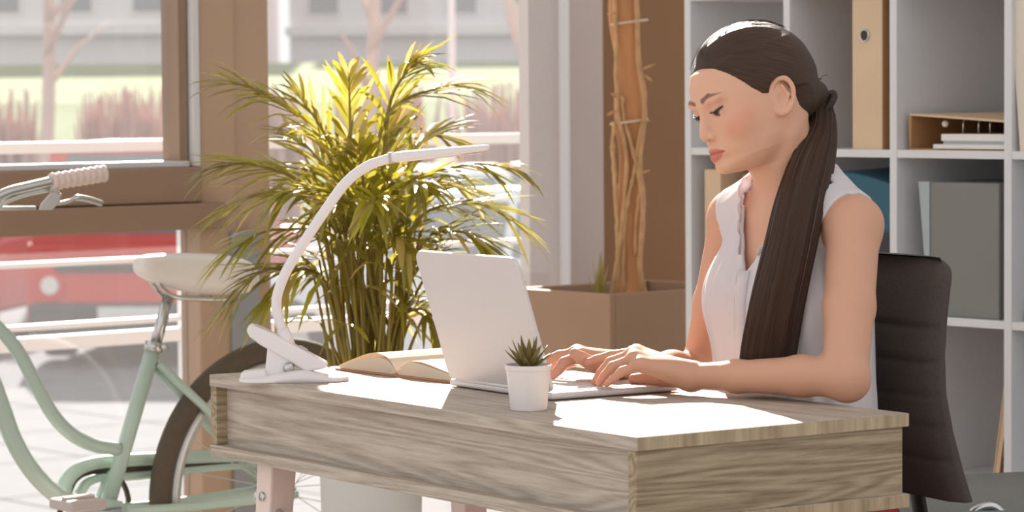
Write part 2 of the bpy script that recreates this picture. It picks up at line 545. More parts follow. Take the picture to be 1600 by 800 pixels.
# lying lever arch file with open lid
ob = shelf_thing('ring_binder', 'brown ring binder lying open on a stack of paper in the shelf', 'binder', 2, 3)
a0 = -y_in(2, 1416, 205); b0 = -(CP - TH) + 0.004
MB().add([(0.02, a0, 0.0), (0.30, a0, 0.0), (0.30, a0 - 0.004, 0.0), (0.02, a0 - 0.004, 0.0), (0.02, a0 + 0.002, 0.073), (0.30, a0 + 0.002, 0.073), (0.30, a0 - 0.006, 0.073), (0.02, a0 - 0.006, 0.073)],
         [(3, 2, 1, 0), (4, 5, 6, 7), (0, 1, 5, 4), (1, 2, 6, 5), (2, 3, 7, 6), (3, 0, 4, 7)]).build('spine', M_tan, ob)
MB().add([(0.02, a0, 0.073), (0.30, a0, 0.073), (0.30, b0, 0.075), (0.02, b0, 0.058), (0.02, a0, 0.077), (0.30, a0, 0.077), (0.30, b0, 0.079), (0.02, b0, 0.062)],
         [(3, 2, 1, 0), (4, 5, 6, 7), (0, 1, 5, 4), (1, 2, 6, 5), (2, 3, 7, 6), (3, 0, 4, 7)]).build('cover', M_beige, ob)
MB().box((0.02, b0, 0.0), (0.30, a0 - 0.004, 0.003)).build('cover', M_tan, ob)
MB().add([(0.29, a0 - 0.006, 0.003), (0.295, a0 - 0.006, 0.003), (0.295, b0, 0.003), (0.29, b0, 0.003), (0.29, a0 - 0.006, 0.072), (0.295, a0 - 0.006, 0.072), (0.295, b0, 0.07), (0.29, b0, 0.07)],
         [(3, 2, 1, 0), (4, 5, 6, 7), (0, 1, 5, 4), (1, 2, 6, 5), (2, 3, 7, 6), (3, 0, 4, 7)]).build('lever_plate', M_redb, ob)
for k, px in enumerate((1480, 1504, 1522, 1546)):
    yy = -y_in(2, px, 205)
    MB().tube(spline([(0.06, yy, 0.035), (0.058, yy - 0.002, 0.052), (0.062, yy - 0.001, 0.062), (0.08, yy, 0.066)], 10), 0.0018, 6).build('ring', M_steel, ob, smooth=True)
MB().ball((0.04, -y_in(2, 1462, 205), 0.055), 0.007).build('lever_knob', M_cream, ob, smooth=True)
pp = shelf_thing('paper_stack', 'two thin stacks of white paper under the open binder lid', 'paper', 2, 3)
c0 = -y_in(2, 1457, 228); c1 = -y_in(2, 1470, 215)
MB().box((0.012, b0, 0.0035), (0.25, c0, 0.0125)).build('sheet_block', M_paper, pp)
MB().box((0.018, b0, 0.0128), (0.25, c1, 0.0195)).build('sheet_block', M_greyl, pp)
MB().box((0.016, b0 + 0.004, 0.0198), (0.25, c1 + 0.004, 0.034)).build('sheet_block', M_paper, pp)
# large grey file in the cell below
gf = shelf_thing('document_file', 'large dark grey document file standing in the shelf', 'file', 2, 2)
g0 = -y_in(2, 1448, 400); gl_ = -y_in(2, 1431, 400); g1 = -y_in(2, 1556, 400)
hh = 0.283
MB().add([(0.02, g0, 0), (0.24, g0, 0), (0.24, g1, 0), (0.02, g1, 0), (0.02, g0, hh), (0.24, g0, hh), (0.24, g1, hh), (0.02, g1, hh)],
         [(3, 2, 1, 0), (4, 5, 6, 7), (0, 1, 5, 4), (1, 2, 6, 5), (2, 3, 7, 6), (3, 0, 4, 7)]).build('body', M_grey_f, gf, bevel=0.003)
MB().add([(0.018, g0 + 0.0, 0), (0.24, g0 + 0.0, 0), (0.24, g0 + 0.001, 0), (0.018, g0 + 0.001, 0), (0.018, g0 + 0.0, hh), (0.24, g0, hh), (0.24, gl_, hh), (0.018, gl_, hh)],
         [(3, 2, 1, 0), (4, 5, 6, 7), (0, 1, 5, 4), (1, 2, 6, 5), (2, 3, 7, 6), (3, 0, 4, 7)]).build('flap', M_greyl, gf)
# teal box behind her shoulder
tb = shelf_thing('storage_box', 'teal plastic storage box with a curved dark front behind her shoulder', 'box', 1, 2)
t0 = -y_in(1, 1300, 300); t1 = -(CP - TH) + 0.003
secs = []
for q in np.linspace(0, 1, 10):
    a = q * math.pi / 2
    secs.append([(0.03, t0 + (t1 - t0) * q, 0.0), (0.26, t0 + (t1 - t0) * q, 0.0), (0.26, t0 + (t1 - t0) * q, 0.29 + 0.02 * math.cos(a)), (0.03, t0 + (t1 - t0) * q, 0.27 + 0.03 * math.cos(a))])
MB().loft(secs).build('body', M_teal, tb, bevel=0.004)
MB().box((0.02, t1, 0.0), (0.03, t0, 0.17)).build('front_panel', M_navy, tb, bevel=0.002)
# leaning books at the bottom right
for k, (m_, lab, yo, wd, h_, ln) in enumerate(((M_beige, 'tan thin book leaning against the upright low at right', 0.238, 0.016, 0.22, -9),
                                                (M_red, 'dark red thin book leaning low at right beside the tan one', 0.262, 0.014, 0.20, -6))):
    bk = shelf_thing('book', lab, 'book', 2, 1)
    sh = math.tan(math.radians(ln))
    def q(x, y, z, sh=sh): return (x, y + z * sh, z)
    for nm, mm, ya, yb, xa, xb, zz in (('cover', m_, 0, 0.002, 0.03, 0.19, h_), ('cover', m_, wd - 0.002, wd, 0.03, 0.19, h_), ('page_block', M_paper if k else M_beige, 0.002, wd - 0.002, 0.033, 0.188, h_ - 0.004)):
        MB().add([q(xa, -yo - yb, 0), q(xb, -yo - yb, 0), q(xb, -yo - ya, 0), q(xa, -yo - ya, 0), q(xa, -yo - yb, zz), q(xb, -yo - yb, zz), q(xb, -yo - ya, zz), q(xa, -yo - ya, zz)],
                 [(3, 2, 1, 0), (4, 5, 6, 7), (0, 1, 5, 4), (1, 2, 6, 5), (2, 3, 7, 6), (3, 0, 4, 7)]).build(nm, mm, bk)
wl = shelf_thing('wallet', 'maroon leather wallet lying in the right-hand cell', 'wallet', 3, 2)
MB().box((0.03, -0.16, 0.0), (0.13, -0.014, 0.012)).build('lower_half', M_redb, wl, bevel=0.004)
MB().box((0.03, -0.16, 0.0125), (0.13, -0.012, 0.024)).build('upper_half', M_redb, wl, bevel=0.005)

# ------------------------------------------------------------------ desk
DANG = 34.7
DC = np.array([0.163, 3.972, 0.0])           # near corner on the floor
bx_, by_ = rot2(DANG), rot2(DANG + 90)       # x: short side to her, y: long side to the left
DZ = 0.748
LX, LY, BH = 0.479, 1.157, 0.1335
M_oak_y = wood('pale_oak_long_grain', (155, 141, 128), (195, 182, 168), grain=(90, 4.5, 90), ring=0.6)
M_oak_x = wood('pale_oak_cross_grain', (128, 111, 86), (178, 160, 132), grain=(5, 90, 90), off=(3, 1, 2), ring=0.6)
M_oak_e = wood('oak_end_strip', (142, 120, 94), (200, 180, 150), grain=(24, 24, 1.8), off=(5, 2, 0), ring=0.2)
M_leg = mat('white_painted_leg', (226, 206, 198), 0.5, var=0.03)
desk = thing('desk', 'pale oak writing desk with a deep box body on white legs', 'desk', DC, math.radians(DANG))
T = 0.019
MB().box((0, 0, DZ - T), (LX, LY, DZ)).build('desk_top', M_oak_y, desk, bevel=0.0012)
MB().box((0.0008, -0.0012, DZ - T + 0.0006), (LX - 0.0006, 0.0002, DZ - 0.0006)).build('edge_strip', M_oak_e, desk)
MB().box((0, 0, DZ - BH), (LX, LY, DZ - BH + T)).build('bottom_board', M_oak_y, desk, bevel=0.0012)
MB().box((0.0008, -0.0012, DZ - BH + 0.0006), (LX - 0.0006, 0.0002, DZ - BH + T - 0.0006)).build('edge_strip', M_oak_e, desk)
MB().box((0.002, 0.004, DZ - BH + T), (LX - 0.008, 0.004 + T, DZ - T)).build('end_panel', M_oak_x, desk, bevel=0.001)
MB().box((0.002, LY - T, DZ - BH + T), (LX - 0.008, LY, DZ - T)).build('end_panel', M_oak_x, desk, bevel=0.001)
MB().box((0.022, 0.004 + T, DZ - BH + T), (0.036, LY - T, DZ - T)).build('front_panel', M_oak_y, desk)
MB().box((0.25, 0.004 + T, DZ - BH + T), (0.262, LY - T, DZ - T)).build('inner_panel', M_oak_y, desk)
for (x, y, sx, sy) in ((0.05, LY - 0.13, -0.03, 0.03), (LX - 0.06, LY - 0.13, 0.03, 0.03), (0.05, 0.26, -0.02, -0.03), (LX - 0.06, 0.16, 0.03, -0.03)):
    z1 = DZ - BH
    secs = []
    for q in (0, 1):
        w = 0.024 if q == 0 else 0.016
        cx, cy, cz = x + sx * q, y + sy * q, z1 * (1 - q)
        secs.append([(cx - w, cy - w, cz), (cx + w, cy - w, cz), (cx + w, cy + w, cz), (cx - w, cy + w, cz)])
    lg = MB().loft(secs).build('leg', M_leg, desk, bevel=0.004)
    MB().tube([(x - 0.031, y, z1 - 0.055), (x - 0.022, y, z1 - 0.055)], 0.0075, 10).build('screw_head', M_steel, lg, smooth=True)
bp = onplane(405, 775, DC + bx_ * 0.04, bx_)
bq = onplane(470, 830, DC + bx_ * 0.04, bx_)
MB().tube([bp, bq], 0.006, 8).build('brace_rod', M_steel, desk, world=True, smooth=True)
MB().ball(bp, 0.0095).build('brace_cap', M_steel, desk, world=True, smooth=True)

# ------------------------------------------------------------------ laptop
LANG = 33.0
LP = atz(862, 627, DZ)                        # near end of the hinge
lap = thing('laptop', 'thin silver laptop open on the desk, seen from behind', 'laptop', (LP[0], LP[1], DZ), math.radians(LANG))
M_alum = mat('silver_aluminium', (216, 210, 210), 0.42, metal=0.35, var=0.015, vscale=3)
M_key = mat('pale_key_caps', (232, 228, 226), 0.6)
M_scr = mat('dark_laptop_screen', (30, 30, 34), 0.15)
LW, LD, LH = 0.287, 0.232, 0.012              # width (y), depth (x), base height
MB().box((0.0, 0.0, 0.0015), (LD, LW, LH)).build('base', M_alum, lap, bevel=0.004, segs=3)
for (x, y) in ((0.015, 0.02), (0.015, LW - 0.02), (LD - 0.015, 0.02), (LD - 0.015, LW - 0.02)):
    MB().lathe([(0.0, 0.0), (0.006, 0.0), (0.006, 0.002), (0.0, 0.002)], (x, y, 0), 10).build('rubber_foot', M_dark, lap)
kb = MB()
for r in range(6):
    for c in range(14):
        x = 0.03 + r * 0.0185; y = 0.016 + c * 0.0183
        kb.box((x, y, LH - 0.0004), (x + 0.0155, y + 0.0155, LH + 0.0014))
k_ = kb.build('keys', M_key, lap); k_['kind'] = 'stuff'
MB().box((0.15, LW / 2 - 0.05, LH), (0.222, LW / 2 + 0.05, LH + 0.0004)).build('trackpad', M_alum, lap)
# lid leaning away from her
ln = math.radians(17.5)
lx = np.array([-math.sin(ln), 0, math.cos(ln)]); ln_ = np.array([-math.cos(ln), 0, -math.sin(ln)])
LS = 0.211
c = 0.018
poly = []
for (cy, cz, a0) in ((LW - c, LS - c, 0), (c, LS - c, 90), (c * 0.6, c * 0.6, 180), (LW - c * 0.6, c * 0.6, 270)):
    rr_ = c if a0 < 180 else c * 0.6
    for k in range(6):
        a = math.radians(a0 + k * 18)
        poly.append((cy + rr_ * math.cos(a), cz + rr_ * math.sin(a)))
hp = np.array([0.004, 0, LH + 0.001])
lid = MB().prism(poly, np.array([0, 1.0, 0]), lx, ln_ * 0.006, hp).build('lid', M_alum, lap, bevel=0.0015)
MB().prism([(0.008, 0.014), (LW - 0.008, 0.014), (LW - 0.008, LS - 0.008), (0.008, LS - 0.008)], np.array([0, 1.0, 0]), lx, ln_ * 0.0006, hp - ln_ * 0.0034).build('screen', M_scr, lid)
MB().tube([(0.004, 0.02, LH), (0.004, LW - 0.02, LH)], 0.0045, 10).build('hinge', M_alum, lap, smooth=True)

# ------------------------------------------------------------------ small succulent in a white pot
PP = atz(826, 641, DZ)
M_potw = mat('white_ceramic_pot', (226, 216, 212), 0.35)
M_soil = mat('dark_soil', (80, 60, 42), 0.95, var=0.3, vscale=120, bump=0.6, bscale=200)
suc = thing('potted_succulent', 'small spiky succulent in a white tapered pot on the desk', 'plant', (PP[0], PP[1], DZ))
MB().lathe([(0.0, 0.0), (0.0245, 0.0), (0.0262, 0.0018), (0.0318, 0.058), (0.0330, 0.0586), (0.0338, 0.0655), (0.0322, 0.066), (0.0298, 0.0575), (0.0, 0.057)], seg=40).build('pot', M_potw, suc, smooth=False, auto=30)
MB().lathe([(0.0295, 0.058), (0.02, 0.0615), (0.0, 0.0625)], seg=20).build('soil', M_soil, suc)
M_succ = mat('succulent_leaf', (142, 124, 66), 0.45, var=0.2, vscale=60, trans=0.35)


def blade(base, tip, w, droop=0.0, thick=0.25, n=6, side=None):
    base = np.asarray(base, float); tip = np.asarray(tip, float)
    d = tip - base; L = np.linalg.norm(d); d = d / L
    sd = np.cross(d, [0, 0, 1.0]) if side is None else np.asarray(side, float)
    sd = sd / (np.linalg.norm(sd) + 1e-9); up = np.cross(sd, d)
    secs = []
    for i in range(n):
        t = i / (n - 1)
        ww = w * (0.55 + 0.75 * t - 1.25 * t * t) if t < 0.999 else w * 0.03
        ww = max(ww, w * 0.03)
        c = base + d * L * t + np.array([0, 0, -droop * L * t * t])
        secs.append([c - sd * ww / 2, c - up * ww * thick, c + sd * ww / 2, c + up * ww * thick * 0.25])
    return MB().loft(secs)


rs = random.Random(3)
for k in range(17):
    a = k * 2.399; tilt = 0.10 + 0.98 * (k / 16) ** 0.8
    L = 0.044 + 0.010 * rs.random() - 0.008 * (k / 16)
    dr = np.array([math.cos(a) * math.sin(tilt), math.sin(a) * math.sin(tilt), math.cos(tilt)])
    b0 = np.array([math.cos(a) * 0.004, math.sin(a) * 0.004, 0.060])
    blade(b0, b0 + dr * L, 0.0155, 0.0).build('leaf', M_succ, suc, smooth=True)

# ------------------------------------------------------------------ open book
BP = atz(619, 589, DZ)
BANG = 38.0
book = thing('open_book', 'open notebook with cream pages and brown cover on the desk', 'book', (BP[0], BP[1], DZ), math.radians(BANG))
M_page = mat('cream_pages', (240, 226, 208), 0.8, trans=0.35, bump=0.1)
M_cov = mat('tan_book_cover', (176, 122, 84), 0.6, var=0.05)


def half(sign, hs, zs, inner=0.0):
    """cross-section (y, z) of one half of the open book"""
    return [(sign * y, z) for y, z in zip(hs, zs)]


BD = 0.205
for sg, hs, zt in ((1, [0.004, 0.02, 0.045, 0.075, 0.11, 0.145, 0.160], [0.008, 0.0225, 0.0285, 0.0265, 0.0190, 0.0120, 0.009]),
                   (-1, [0.004, 0.018, 0.04, 0.07, 0.11, 0.145, 0.160], [0.008, 0.0205, 0.0255, 0.0245, 0.0185, 0.0135, 0.011])):
    hs2 = spline(list(zip(hs, zt)), 16)
    top = [(0.0, sg * y, z) for y, z in hs2]
    bot = [(0.0, sg * y, 0.004) for y, z in reversed(hs2)]
    sec0 = top + bot
    MB().loft([sec0, [(BD, y, z) for (_, y, z) in sec0]]).build('page_block', M_page, book)
    # one loose page lifting a little above the block
    up = [(0.002 + 0.0, sg * y * 0.985, z + 0.0012 + 0.006 * math.sin(math.pi * min(1, y / 0.16)) * (1 if sg > 0 else 0.35)) for y, z in hs2]
    MB().loft([up + [(x, y, z - 0.0004) for x, y, z in reversed(up)], [(BD - 0.004, y, z) for x, y, z in up] + [(BD - 0.004, y, z - 0.0004) for x, y, z in reversed(up)]]).build('page', M_page, book)
    MB().box((-0.004, min(sg * 0.003, sg * 0.168), 0.0003), (BD + 0.004, max(sg * 0.003, sg * 0.168), 0.0035)).build('cover', M_cov, book, bevel=0.001)
MB().box((-0.004, -0.006, 0.0), (BD + 0.004, 0.006, 0.006)).build('spine', M_cov, book, bevel=0.002)

# ------------------------------------------------------------------ clip lamp with gooseneck
LY_ = 4.80
M_lamp = mat('white_lamp_plastic', (232, 224, 224), 0.35)
M_lampg = mat('pale_grey_lamp_button', (196, 182, 178), 0.4)
l0 = at(458, 600, LY_)
lamp = thing('clip_lamp', 'white clip-on desk lamp with a long gooseneck and slim light bar', 'lamp', (l0[0], l0[1], DZ))


def L2(px, py, dy=0.0):
    p = at(px, py, LY_)
    return np.array([p[0], LY_ + dy, p[2]])


def lamp_prism(pts, width, name, m, bevel=0.004, dy=0.0):
    P = [L2(*q) for q in pts]
    A = [p + np.array([0, dy - width / 2, 0]) for p in P]; B = [p + np.array([0, dy + width / 2, 0]) for p in P]
    return MB().loft([A, B]).build(name, m, lamp, world=True, bevel=bevel, segs=3)


# lower jaw: long rounded pad lying on the desk
secs = []
zb = DZ + 0.0005
for t in np.linspace(0, 1, 15):
    px = 374 + (545 - 374) * t
    p = at(px, 592, LY_ - 0.012)
    half_w = 0.030 * math.sqrt(max(0.02, 1 - (2 * t - 1) ** 4))
    h = 0.006 + 0.013 * math.exp(-((t - 0.55) / 0.26) ** 2)
    secs.append([np.array([p[0], LY_ - 0.012 + half_w * math.cos(a), zb + (h if math.sin(a) > 0 else 0.0) * abs(math.sin(a)) ** 0.6]) for a in np.linspace(0, 2 * math.pi, 16, endpoint=False)])
MB().loft(secs).build('lower_jaw', M_lamp, lamp, world=True, smooth=True)
lamp_prism([(420, 528), (462, 550), (452, 590), (414, 590)], 0.026, 'clamp_web', M_lamp, 0.004)
lamp_prism([(386, 516), (391, 505), (428, 520), (460, 538), (512, 566), (511, 574), (480, 580), (440, 556), (408, 538), (392, 526)], 0.036, 'upper_jaw', M_lamp, 0.005)
lamp_prism([(376, 592), (378, 580), (416, 576), (420, 592)], 0.040, 'rear_grip', M_lamp, 0.004)
q0 = L2(452, 573)
MB().tube([q0 - np.array([0, 0.022, 0]), q0 + np.array([0, 0.022, 0])], 0.0085, 14).build('spring', M_steel, lamp, world=True, smooth=True)


def oval(px, py, a, b, slope, name):
    c = L2(px, py); ax = np.array([math.cos(slope), 0, -math.sin(slope)]); ay = np.array([0, 1.0, 0]); n = np.cross(ax, ay)
    n = n if n[2] > 0 else -n
    ring = [c + n * 0.004 + ax * a * math.cos(k) + ay * b * math.sin(k) for k in np.linspace(0, 2 * math.pi, 20, endpoint=False)]
    low = [p - n * 0.012 for p in ring]
    MB().loft([low, ring]).build(name, M_lampg, lamp, world=True, bevel=0.001)


oval(410, 515, 0.015, 0.011, math.radians(24), 'thumb_pad')
oval(473, 546, 0.008, 0.007, math.radians(29), 'switch')
sock = [L2(451, 544), L2(446, 528), L2(441, 513)]
MB().tube(sock, [0.0125, 0.0115, 0.0095], 16).build('neck_socket', M_lamp, lamp, world=True, smooth=True)
neck = spline([L2(*q) for q in ((443, 520), (436, 500), (432, 478), (435, 455), (449, 421), (480, 371), (511, 325), (541, 285), (572, 261), (600, 250), (614, 247))], 60)
MB().tube(neck, [0.0082] * 50 + [0.0076] * 10, 14).build('gooseneck', M_lamp, lamp, world=True, smooth=True)
h0, h1 = L2(612, 246.5), L2(766, 230)
MB().tube([h0 - (h1 - h0) * 0.03, h0 + (h1 - h0) * 0.03], 0.0092, 14).build('joint', M_lampg, lamp, world=True, smooth=True)
dr = (h1 - h0) / np.linalg.norm(h1 - h0)
upv = np.cross(dr, np.array([0, 1.0, 0])); upv = upv if upv[2] > 0 else -upv
secs = []
for t, hh_, wd in ((0.0, 0.0060, 0.012), (0.05, 0.0085, 0.018), (0.15, 0.0088, 0.020), (0.6, 0.0072, 0.020), (0.93, 0.0052, 0.018), (0.985, 0.0042, 0.014), (1.0, 0.002, 0.008)):
    c = h0 + (h1 - h0) * t
    secs.append([c + upv * hh_ * sgz * abs(math.sin(a)) ** 0.5 + np.array([0, 1, 0]) * wd * math.copysign(abs(math.cos(a)) ** 0.5, math.cos(a))
                 for a in np.linspace(0, 2 * math.pi, 20, endpoint=False) for sgz in (math.copysign(1, math.sin(a)),)])
hd = MB().loft(secs).build('light_bar', M_lamp, lamp, world=True, smooth=True)
dm = (h0 + h1) / 2 - upv * 0.0075
MB().obox(dm + dr * 0.01, dr, (0, 1, 0), upv, 0.11, 0.024, 0.002).build('diffuser', M_cream, hd, world=True)

# ------------------------------------------------------------------ areca palm in a white pot
PALM = np.array([-0.285, 6.02, 0.0])
M_pot2 = mat('white_glazed_planter', (214, 212, 208), 0.35)
M_leafA = mat('palm_leaf', (184, 176, 60), 0.22, var=0.3, vscale=9, trans=0.5, spec=1.0)
M_leafB = mat('palm_leaf_olive', (150, 138, 52), 0.22, var=0.3, vscale=9, trans=0.4, spec=1.0)
M_leafC = mat('palm_leaf_dry_glint', (206, 184, 110), 0.2, var=0.25, vscale=9, trans=0.55, spec=1.0)  # pale dry tone that also carries the leaves' sunlit glints
M_leaves = [M_leafA, M_leafB, M_leafC]
M_stem = mat('palm_stem', (158, 138, 62), 0.5, var=0.2, vscale=20, trans=0.15)
palm = thing('areca_palm', 'bushy yellow-green areca palm in a white pot behind the desk', 'plant', PALM)
MB().lathe([(0.0, 0.0), (0.088, 0.0), (0.092, 0.006), (0.106, 0.60), (0.110, 0.605), (0.110, 0.625), (0.101, 0.625), (0.098, 0.58), (0.0, 0.58)], seg=48).build('pot', M_pot2, palm, auto=30)
MB().lathe([(0.098, 0.582), (0.06, 0.592), (0.0, 0.596)], seg=24).build('soil', M_soil, palm)
rp = random.Random(11)
# (tip x, tip y in the photo, depth offset of the tip, bend)
FR = [(338, 92, -0.05, .2), (400, 105, 0.1, .15), (470, 120, -0.12, .1), (545, 85, 0.05, .05), (652, 66, -0.05, .25), (735, 102, 0.05, .3),
      (795, 262, -0.1, .3), (800, 345, 0.08, .45), (755, 385, -0.14, .4), (690, 530, -0.08, .7), (322, 262, -0.1, .3), (335, 330, 0.02, .45),
      (360, 475, -0.1, .7), (425, 470, -0.16, .6), (640, 395, -0.2, .4), (560, 230, -0.1, .1), (610, 170, 0.12, .12), (455, 210, 0.14, .15),
      (690, 215, 0.12, .3), (500, 330, -0.22, .3), (395, 255, 0.16, .25), (735, 300, 0.2, .35), (585, 320, -0.25, .3), (430, 310, -0.2, .35), (660, 290, -0.15, .3), (520, 250, 0.2, .1), (360, 390, -0.18, .45), (720, 440, -0.02, .5)]
leaf_count = 0
rest = MB()
SHORT = {}


def leaflet(mb, b, d, L, w, droop, nrm):
    """narrow folded leaflet: 5 cross sections of 3 points"""
    d = d / np.linalg.norm(d)
    sd = np.cross(d, nrm); sd /= np.linalg.norm(sd) + 1e-9
    up = np.cross(sd, d)
    vs = []
    ts = (0.0, 0.2, 0.5, 0.8, 1.0); ws = (0.25, 0.8, 1.0, 0.6, 0.03)
    for t, q in zip(ts, ws):
        c = b + d * L * t + np.array([0, 0, -1.0]) * droop * L * t * t
        h = w * q / 2
        vs += [c - sd * h + up * h * 0.35, c, c + sd * h + up * h * 0.35]
    fs = []
    for i in range(4):
        a = i * 3; e = a + 3
        fs += [(a, a + 1, e + 1, e), (a + 1, a + 2, e + 2, e + 1)]
    mb.add(vs, fs)


order = []
for fi, (tx, ty, dy, bend) in enumerate(FR):
    tip = at(tx + (18 if tx < 345 else 0), ty + (34 if ty < 180 else 0), PALM[1] + dy)
    base = PALM + np.array([rp.uniform(-.05, .05), rp.uniform(-.045, .045), 0.595])
    hor = tip - base
    mid = base + np.array([hor[0] * 0.30, hor[1] * 0.30, hor[2] * (0.62 + bend * 0.9) if hor[2] > 0.1 else 0.28 + bend * 0.1])
    Lh = np.linalg.norm(hor)
    pre = base + (mid - base) * 0.5 + np.array([-(hor[0]) * 0.03, 0, 0.01])
    path = spline([base, pre, mid, mid + (tip - mid) * 0.6 + np.array([0, 0, 0.05 * bend + 0.01]), tip], 26)
    order.append((PALM[1] + dy, fi, path, tip))
order.sort(key=lambda q: q[0])
for (_, fi, path, tip) in order:
    fr = MB().tube(path, list(np.linspace(0.0065, 0.0015, 26)), 7).build('frond', M_stem, palm, world=True, smooth=True)
    n_l = 15
    hdir = tip - path[0]; hdir[2] = 0
    for k in range(n_l):
        for sgn in (-1, 1):
            t = 0.40 + 0.60 * (k + (0.3 if sgn > 0 else 0.0)) / n_l
            i = min(24, int(t * 25)); f = t * 25 - i
            p = path[i] * (1 - f) + path[i + 1] * f
            tg = path[i + 1] - path[i]; tg /= np.linalg.norm(tg)
            sd = np.cross(tg, [0, 0, 1.0]); sd /= np.linalg.norm(sd) + 1e-9
            upn = np.cross(sd, tg)
            ang = 0.82 - 0.55 * t + rp.uniform(-.12, .12)
            d = tg * math.cos(ang) + sd * sgn * math.sin(ang) + upn * rp.uniform(-0.25, 0.35)
            L = (0.165 - 0.085 * abs(t - 0.55) * 2 * (1 if t > .55 else .6)) * rp.uniform(0.85, 1.12)
            w = rp.uniform(0.010, 0.0145)
            dr_ = rp.uniform(0.05, 0.6)
            if leaf_count < 300:
                one = MB(); leaflet(one, p, d, L, w, dr_, upn)
                one.build('leaflet', rp.choice((M_leafA, M_leafA, M_leafB, M_leafB, M_leafC)), fr, world=True, smooth=True); leaf_count += 1
            else:
                leaflet(rest, p, d, L, w, dr_, upn)
r_ = rest.build('leaflets', M_leafA, palm, world=True, smooth=True); r_['kind'] = 'stuff'
r_.data.materials.append(M_leafB); r_.data.materials.append(M_leafC)
_mi = np.repeat([rp.choice((0, 0, 1, 1, 2)) for _ in range(len(r_.data.polygons) // 8 + 1)], 8)[:len(r_.data.polygons)]
r_.data.polygons.foreach_set('material_index', _mi.astype(np.int32))
# bare lower canes
for k in range(34):
    a = rp.uniform(0, 6.28); r0 = rp.uniform(0.01, 0.075)
    b = PALM + np.array([math.cos(a) * r0, math.sin(a) * r0, 0.59])
    e = b + np.array([math.cos(a) * rp.uniform(0.01, 0.10), math.sin(a) * rp.uniform(0.01, 0.10), rp.uniform(0.16, 0.36)])
    MB().tube(spline([b, (b + e) / 2 + np.array([0, 0, 0.015]), e], 8), list(np.linspace(0.0045, 0.0022, 8)), 6).build('cane', M_stem, palm, world=True, smooth=True)
    if True:
        d = np.array([math.cos(a), math.sin(a), 0.2])
        for q in range(3):
            aa = a + rp.uniform(-1.2, 1.2)
            one = MB(); leaflet(one, e, np.array([math.cos(aa), math.sin(aa), rp.uniform(-.1, .9)]), rp.uniform(.1, .16), rp.uniform(.010, .014), rp.uniform(.3, .8), np.array([0, 0, 1.0]))
            one.build('drooping_leaf', rp.choice(M_leaves), palm, world=True, smooth=True)

# ------------------------------------------------------------------ brown planter with trunk
PN = at(953, 460, 7.20)
pl_loc = np.array([PN[0], PN[1], 0.0]); PH = float(PN[2])
M_plant = mat('taupe_planter_box', (166, 134, 106), 0.6, var=0.05, vscale=4)
planter = thing('planter_box', 'large square taupe planter box by the window', 'planter', pl_loc, RZ)
PU, PV = 0.46, 0.36
t = 0.018
MB().box((0, 0, 0), (t, PV, PH)).build('side_panel', M_plant, planter, bevel=0.003)
MB().box((PU - t, 0, 0), (PU, PV, PH)).build('side_panel', M_plant, planter, bevel=0.003)
MB().box((t, 0, 0), (PU - t, t, PH)).build('side_panel', M_plant, planter, bevel=0.003)
MB().box((t, PV - t, 0), (PU - t, PV, PH)).build('side_panel', M_plant, planter, bevel=0.003)
MB().box((t, t, 0.05), (PU - t, PV - t, PH - 0.045)).build('soil', M_soil, planter)
M_trunk = mat('orange_brown_bark', (204, 146, 98), 0.8, var=0.25, vscale=14, bump=0.7, bscale=40, stretch=(1, 1, 0.25))
M_root = mat('pale_dry_root', (214, 170, 122), 0.75, var=0.2, vscale=30, trans=0.1)
M_tie = mat('white_string_tie', (226, 206, 184), 0.7)
TY = 7.42
tree = thing('potted_tree', 'tall tree trunk wrapped in pale aerial roots standing in the planter', 'tree', at(985, 470, TY) * np.array([1, 1, 0]) + np.array([0, 0, PH - 0.05]))
tp = [at(x, y, TY) for x, y in ((985, 476), (985, 440), (984, 380), (983, 300), (984, 220), (982, 140), (978, 60), (975, -20), (973, -120), (972, -300), (975, -500), (980, -640))]
tp = spline(tp, 64)
secs = []
for i, p in enumerate(tp):
    r = 0.031 + 0.004 * math.sin(i * 0.55) + 0.012 * max(0, 1 - i / 5)
    secs.append([p + np.array([math.cos(a), math.sin(a), 0]) * r * (1 + 0.13 * math.sin(3 * a + i * 0.12) + 0.05 * math.sin(7 * a + i * .3)) for a in np.linspace(0, 2 * math.pi, 22, endpoint=False)])
MB().loft(secs).build('trunk', M_trunk, tree, world=True, smooth=True)
for pts, r in ((((959, -60), (962, 40), (963, 120), (966, 180), (978, 240), (976, 300), (970, 370), (963, 420), (955, 470)), .0065),
               (((993, -60), (995, 40), (1000, 110), (1007, 160), (1003, 220), (1000, 260), (1004, 330), (1000, 400), (1003, 472)), .0065),
               (((972, 150), (976, 190), (990, 240), (1000, 290), (994, 340), (992, 400)), .005),
               (((960, 190), (958, 240), (962, 300), (965, 360), (966, 420), (962, 472)), .006),
               (((1003, 190), (992, 260), (984, 300), (976, 350), (974, 420), (978, 474)), .005)):
    P = spline([at(x, y, TY - 0.036) for x, y in pts], 30)
    P += np.stack([np.array([rp.uniform(-.0015, .0015), rp.uniform(-.002, .002), 0]) for _ in P])
    MB().tube(P, [r * rp.uniform(0.75, 1.15) for _ in P], 8).build('aerial_root', M_root, tree, world=True, smooth=True)
for (x, y, dx, dyy) in ((963, 20, -14, 2), (1004, 108, 20, -8), (1008, 118, 12, 10), (960, 174, -12, 6), (1002, 189, 14, 0), (962, 238, -10, -8), (1004, 270, 12, -4), (962, 150, -8, -4)):
    a = at(x, y, TY - 0.038); b = at(x + dx, y + dyy, TY - 0.05)
    MB().tube([a, (a + b) / 2, b], [0.004, 0.0035, 0.001], 6).build('root_stub', M_root, tree, world=True, smooth=True)
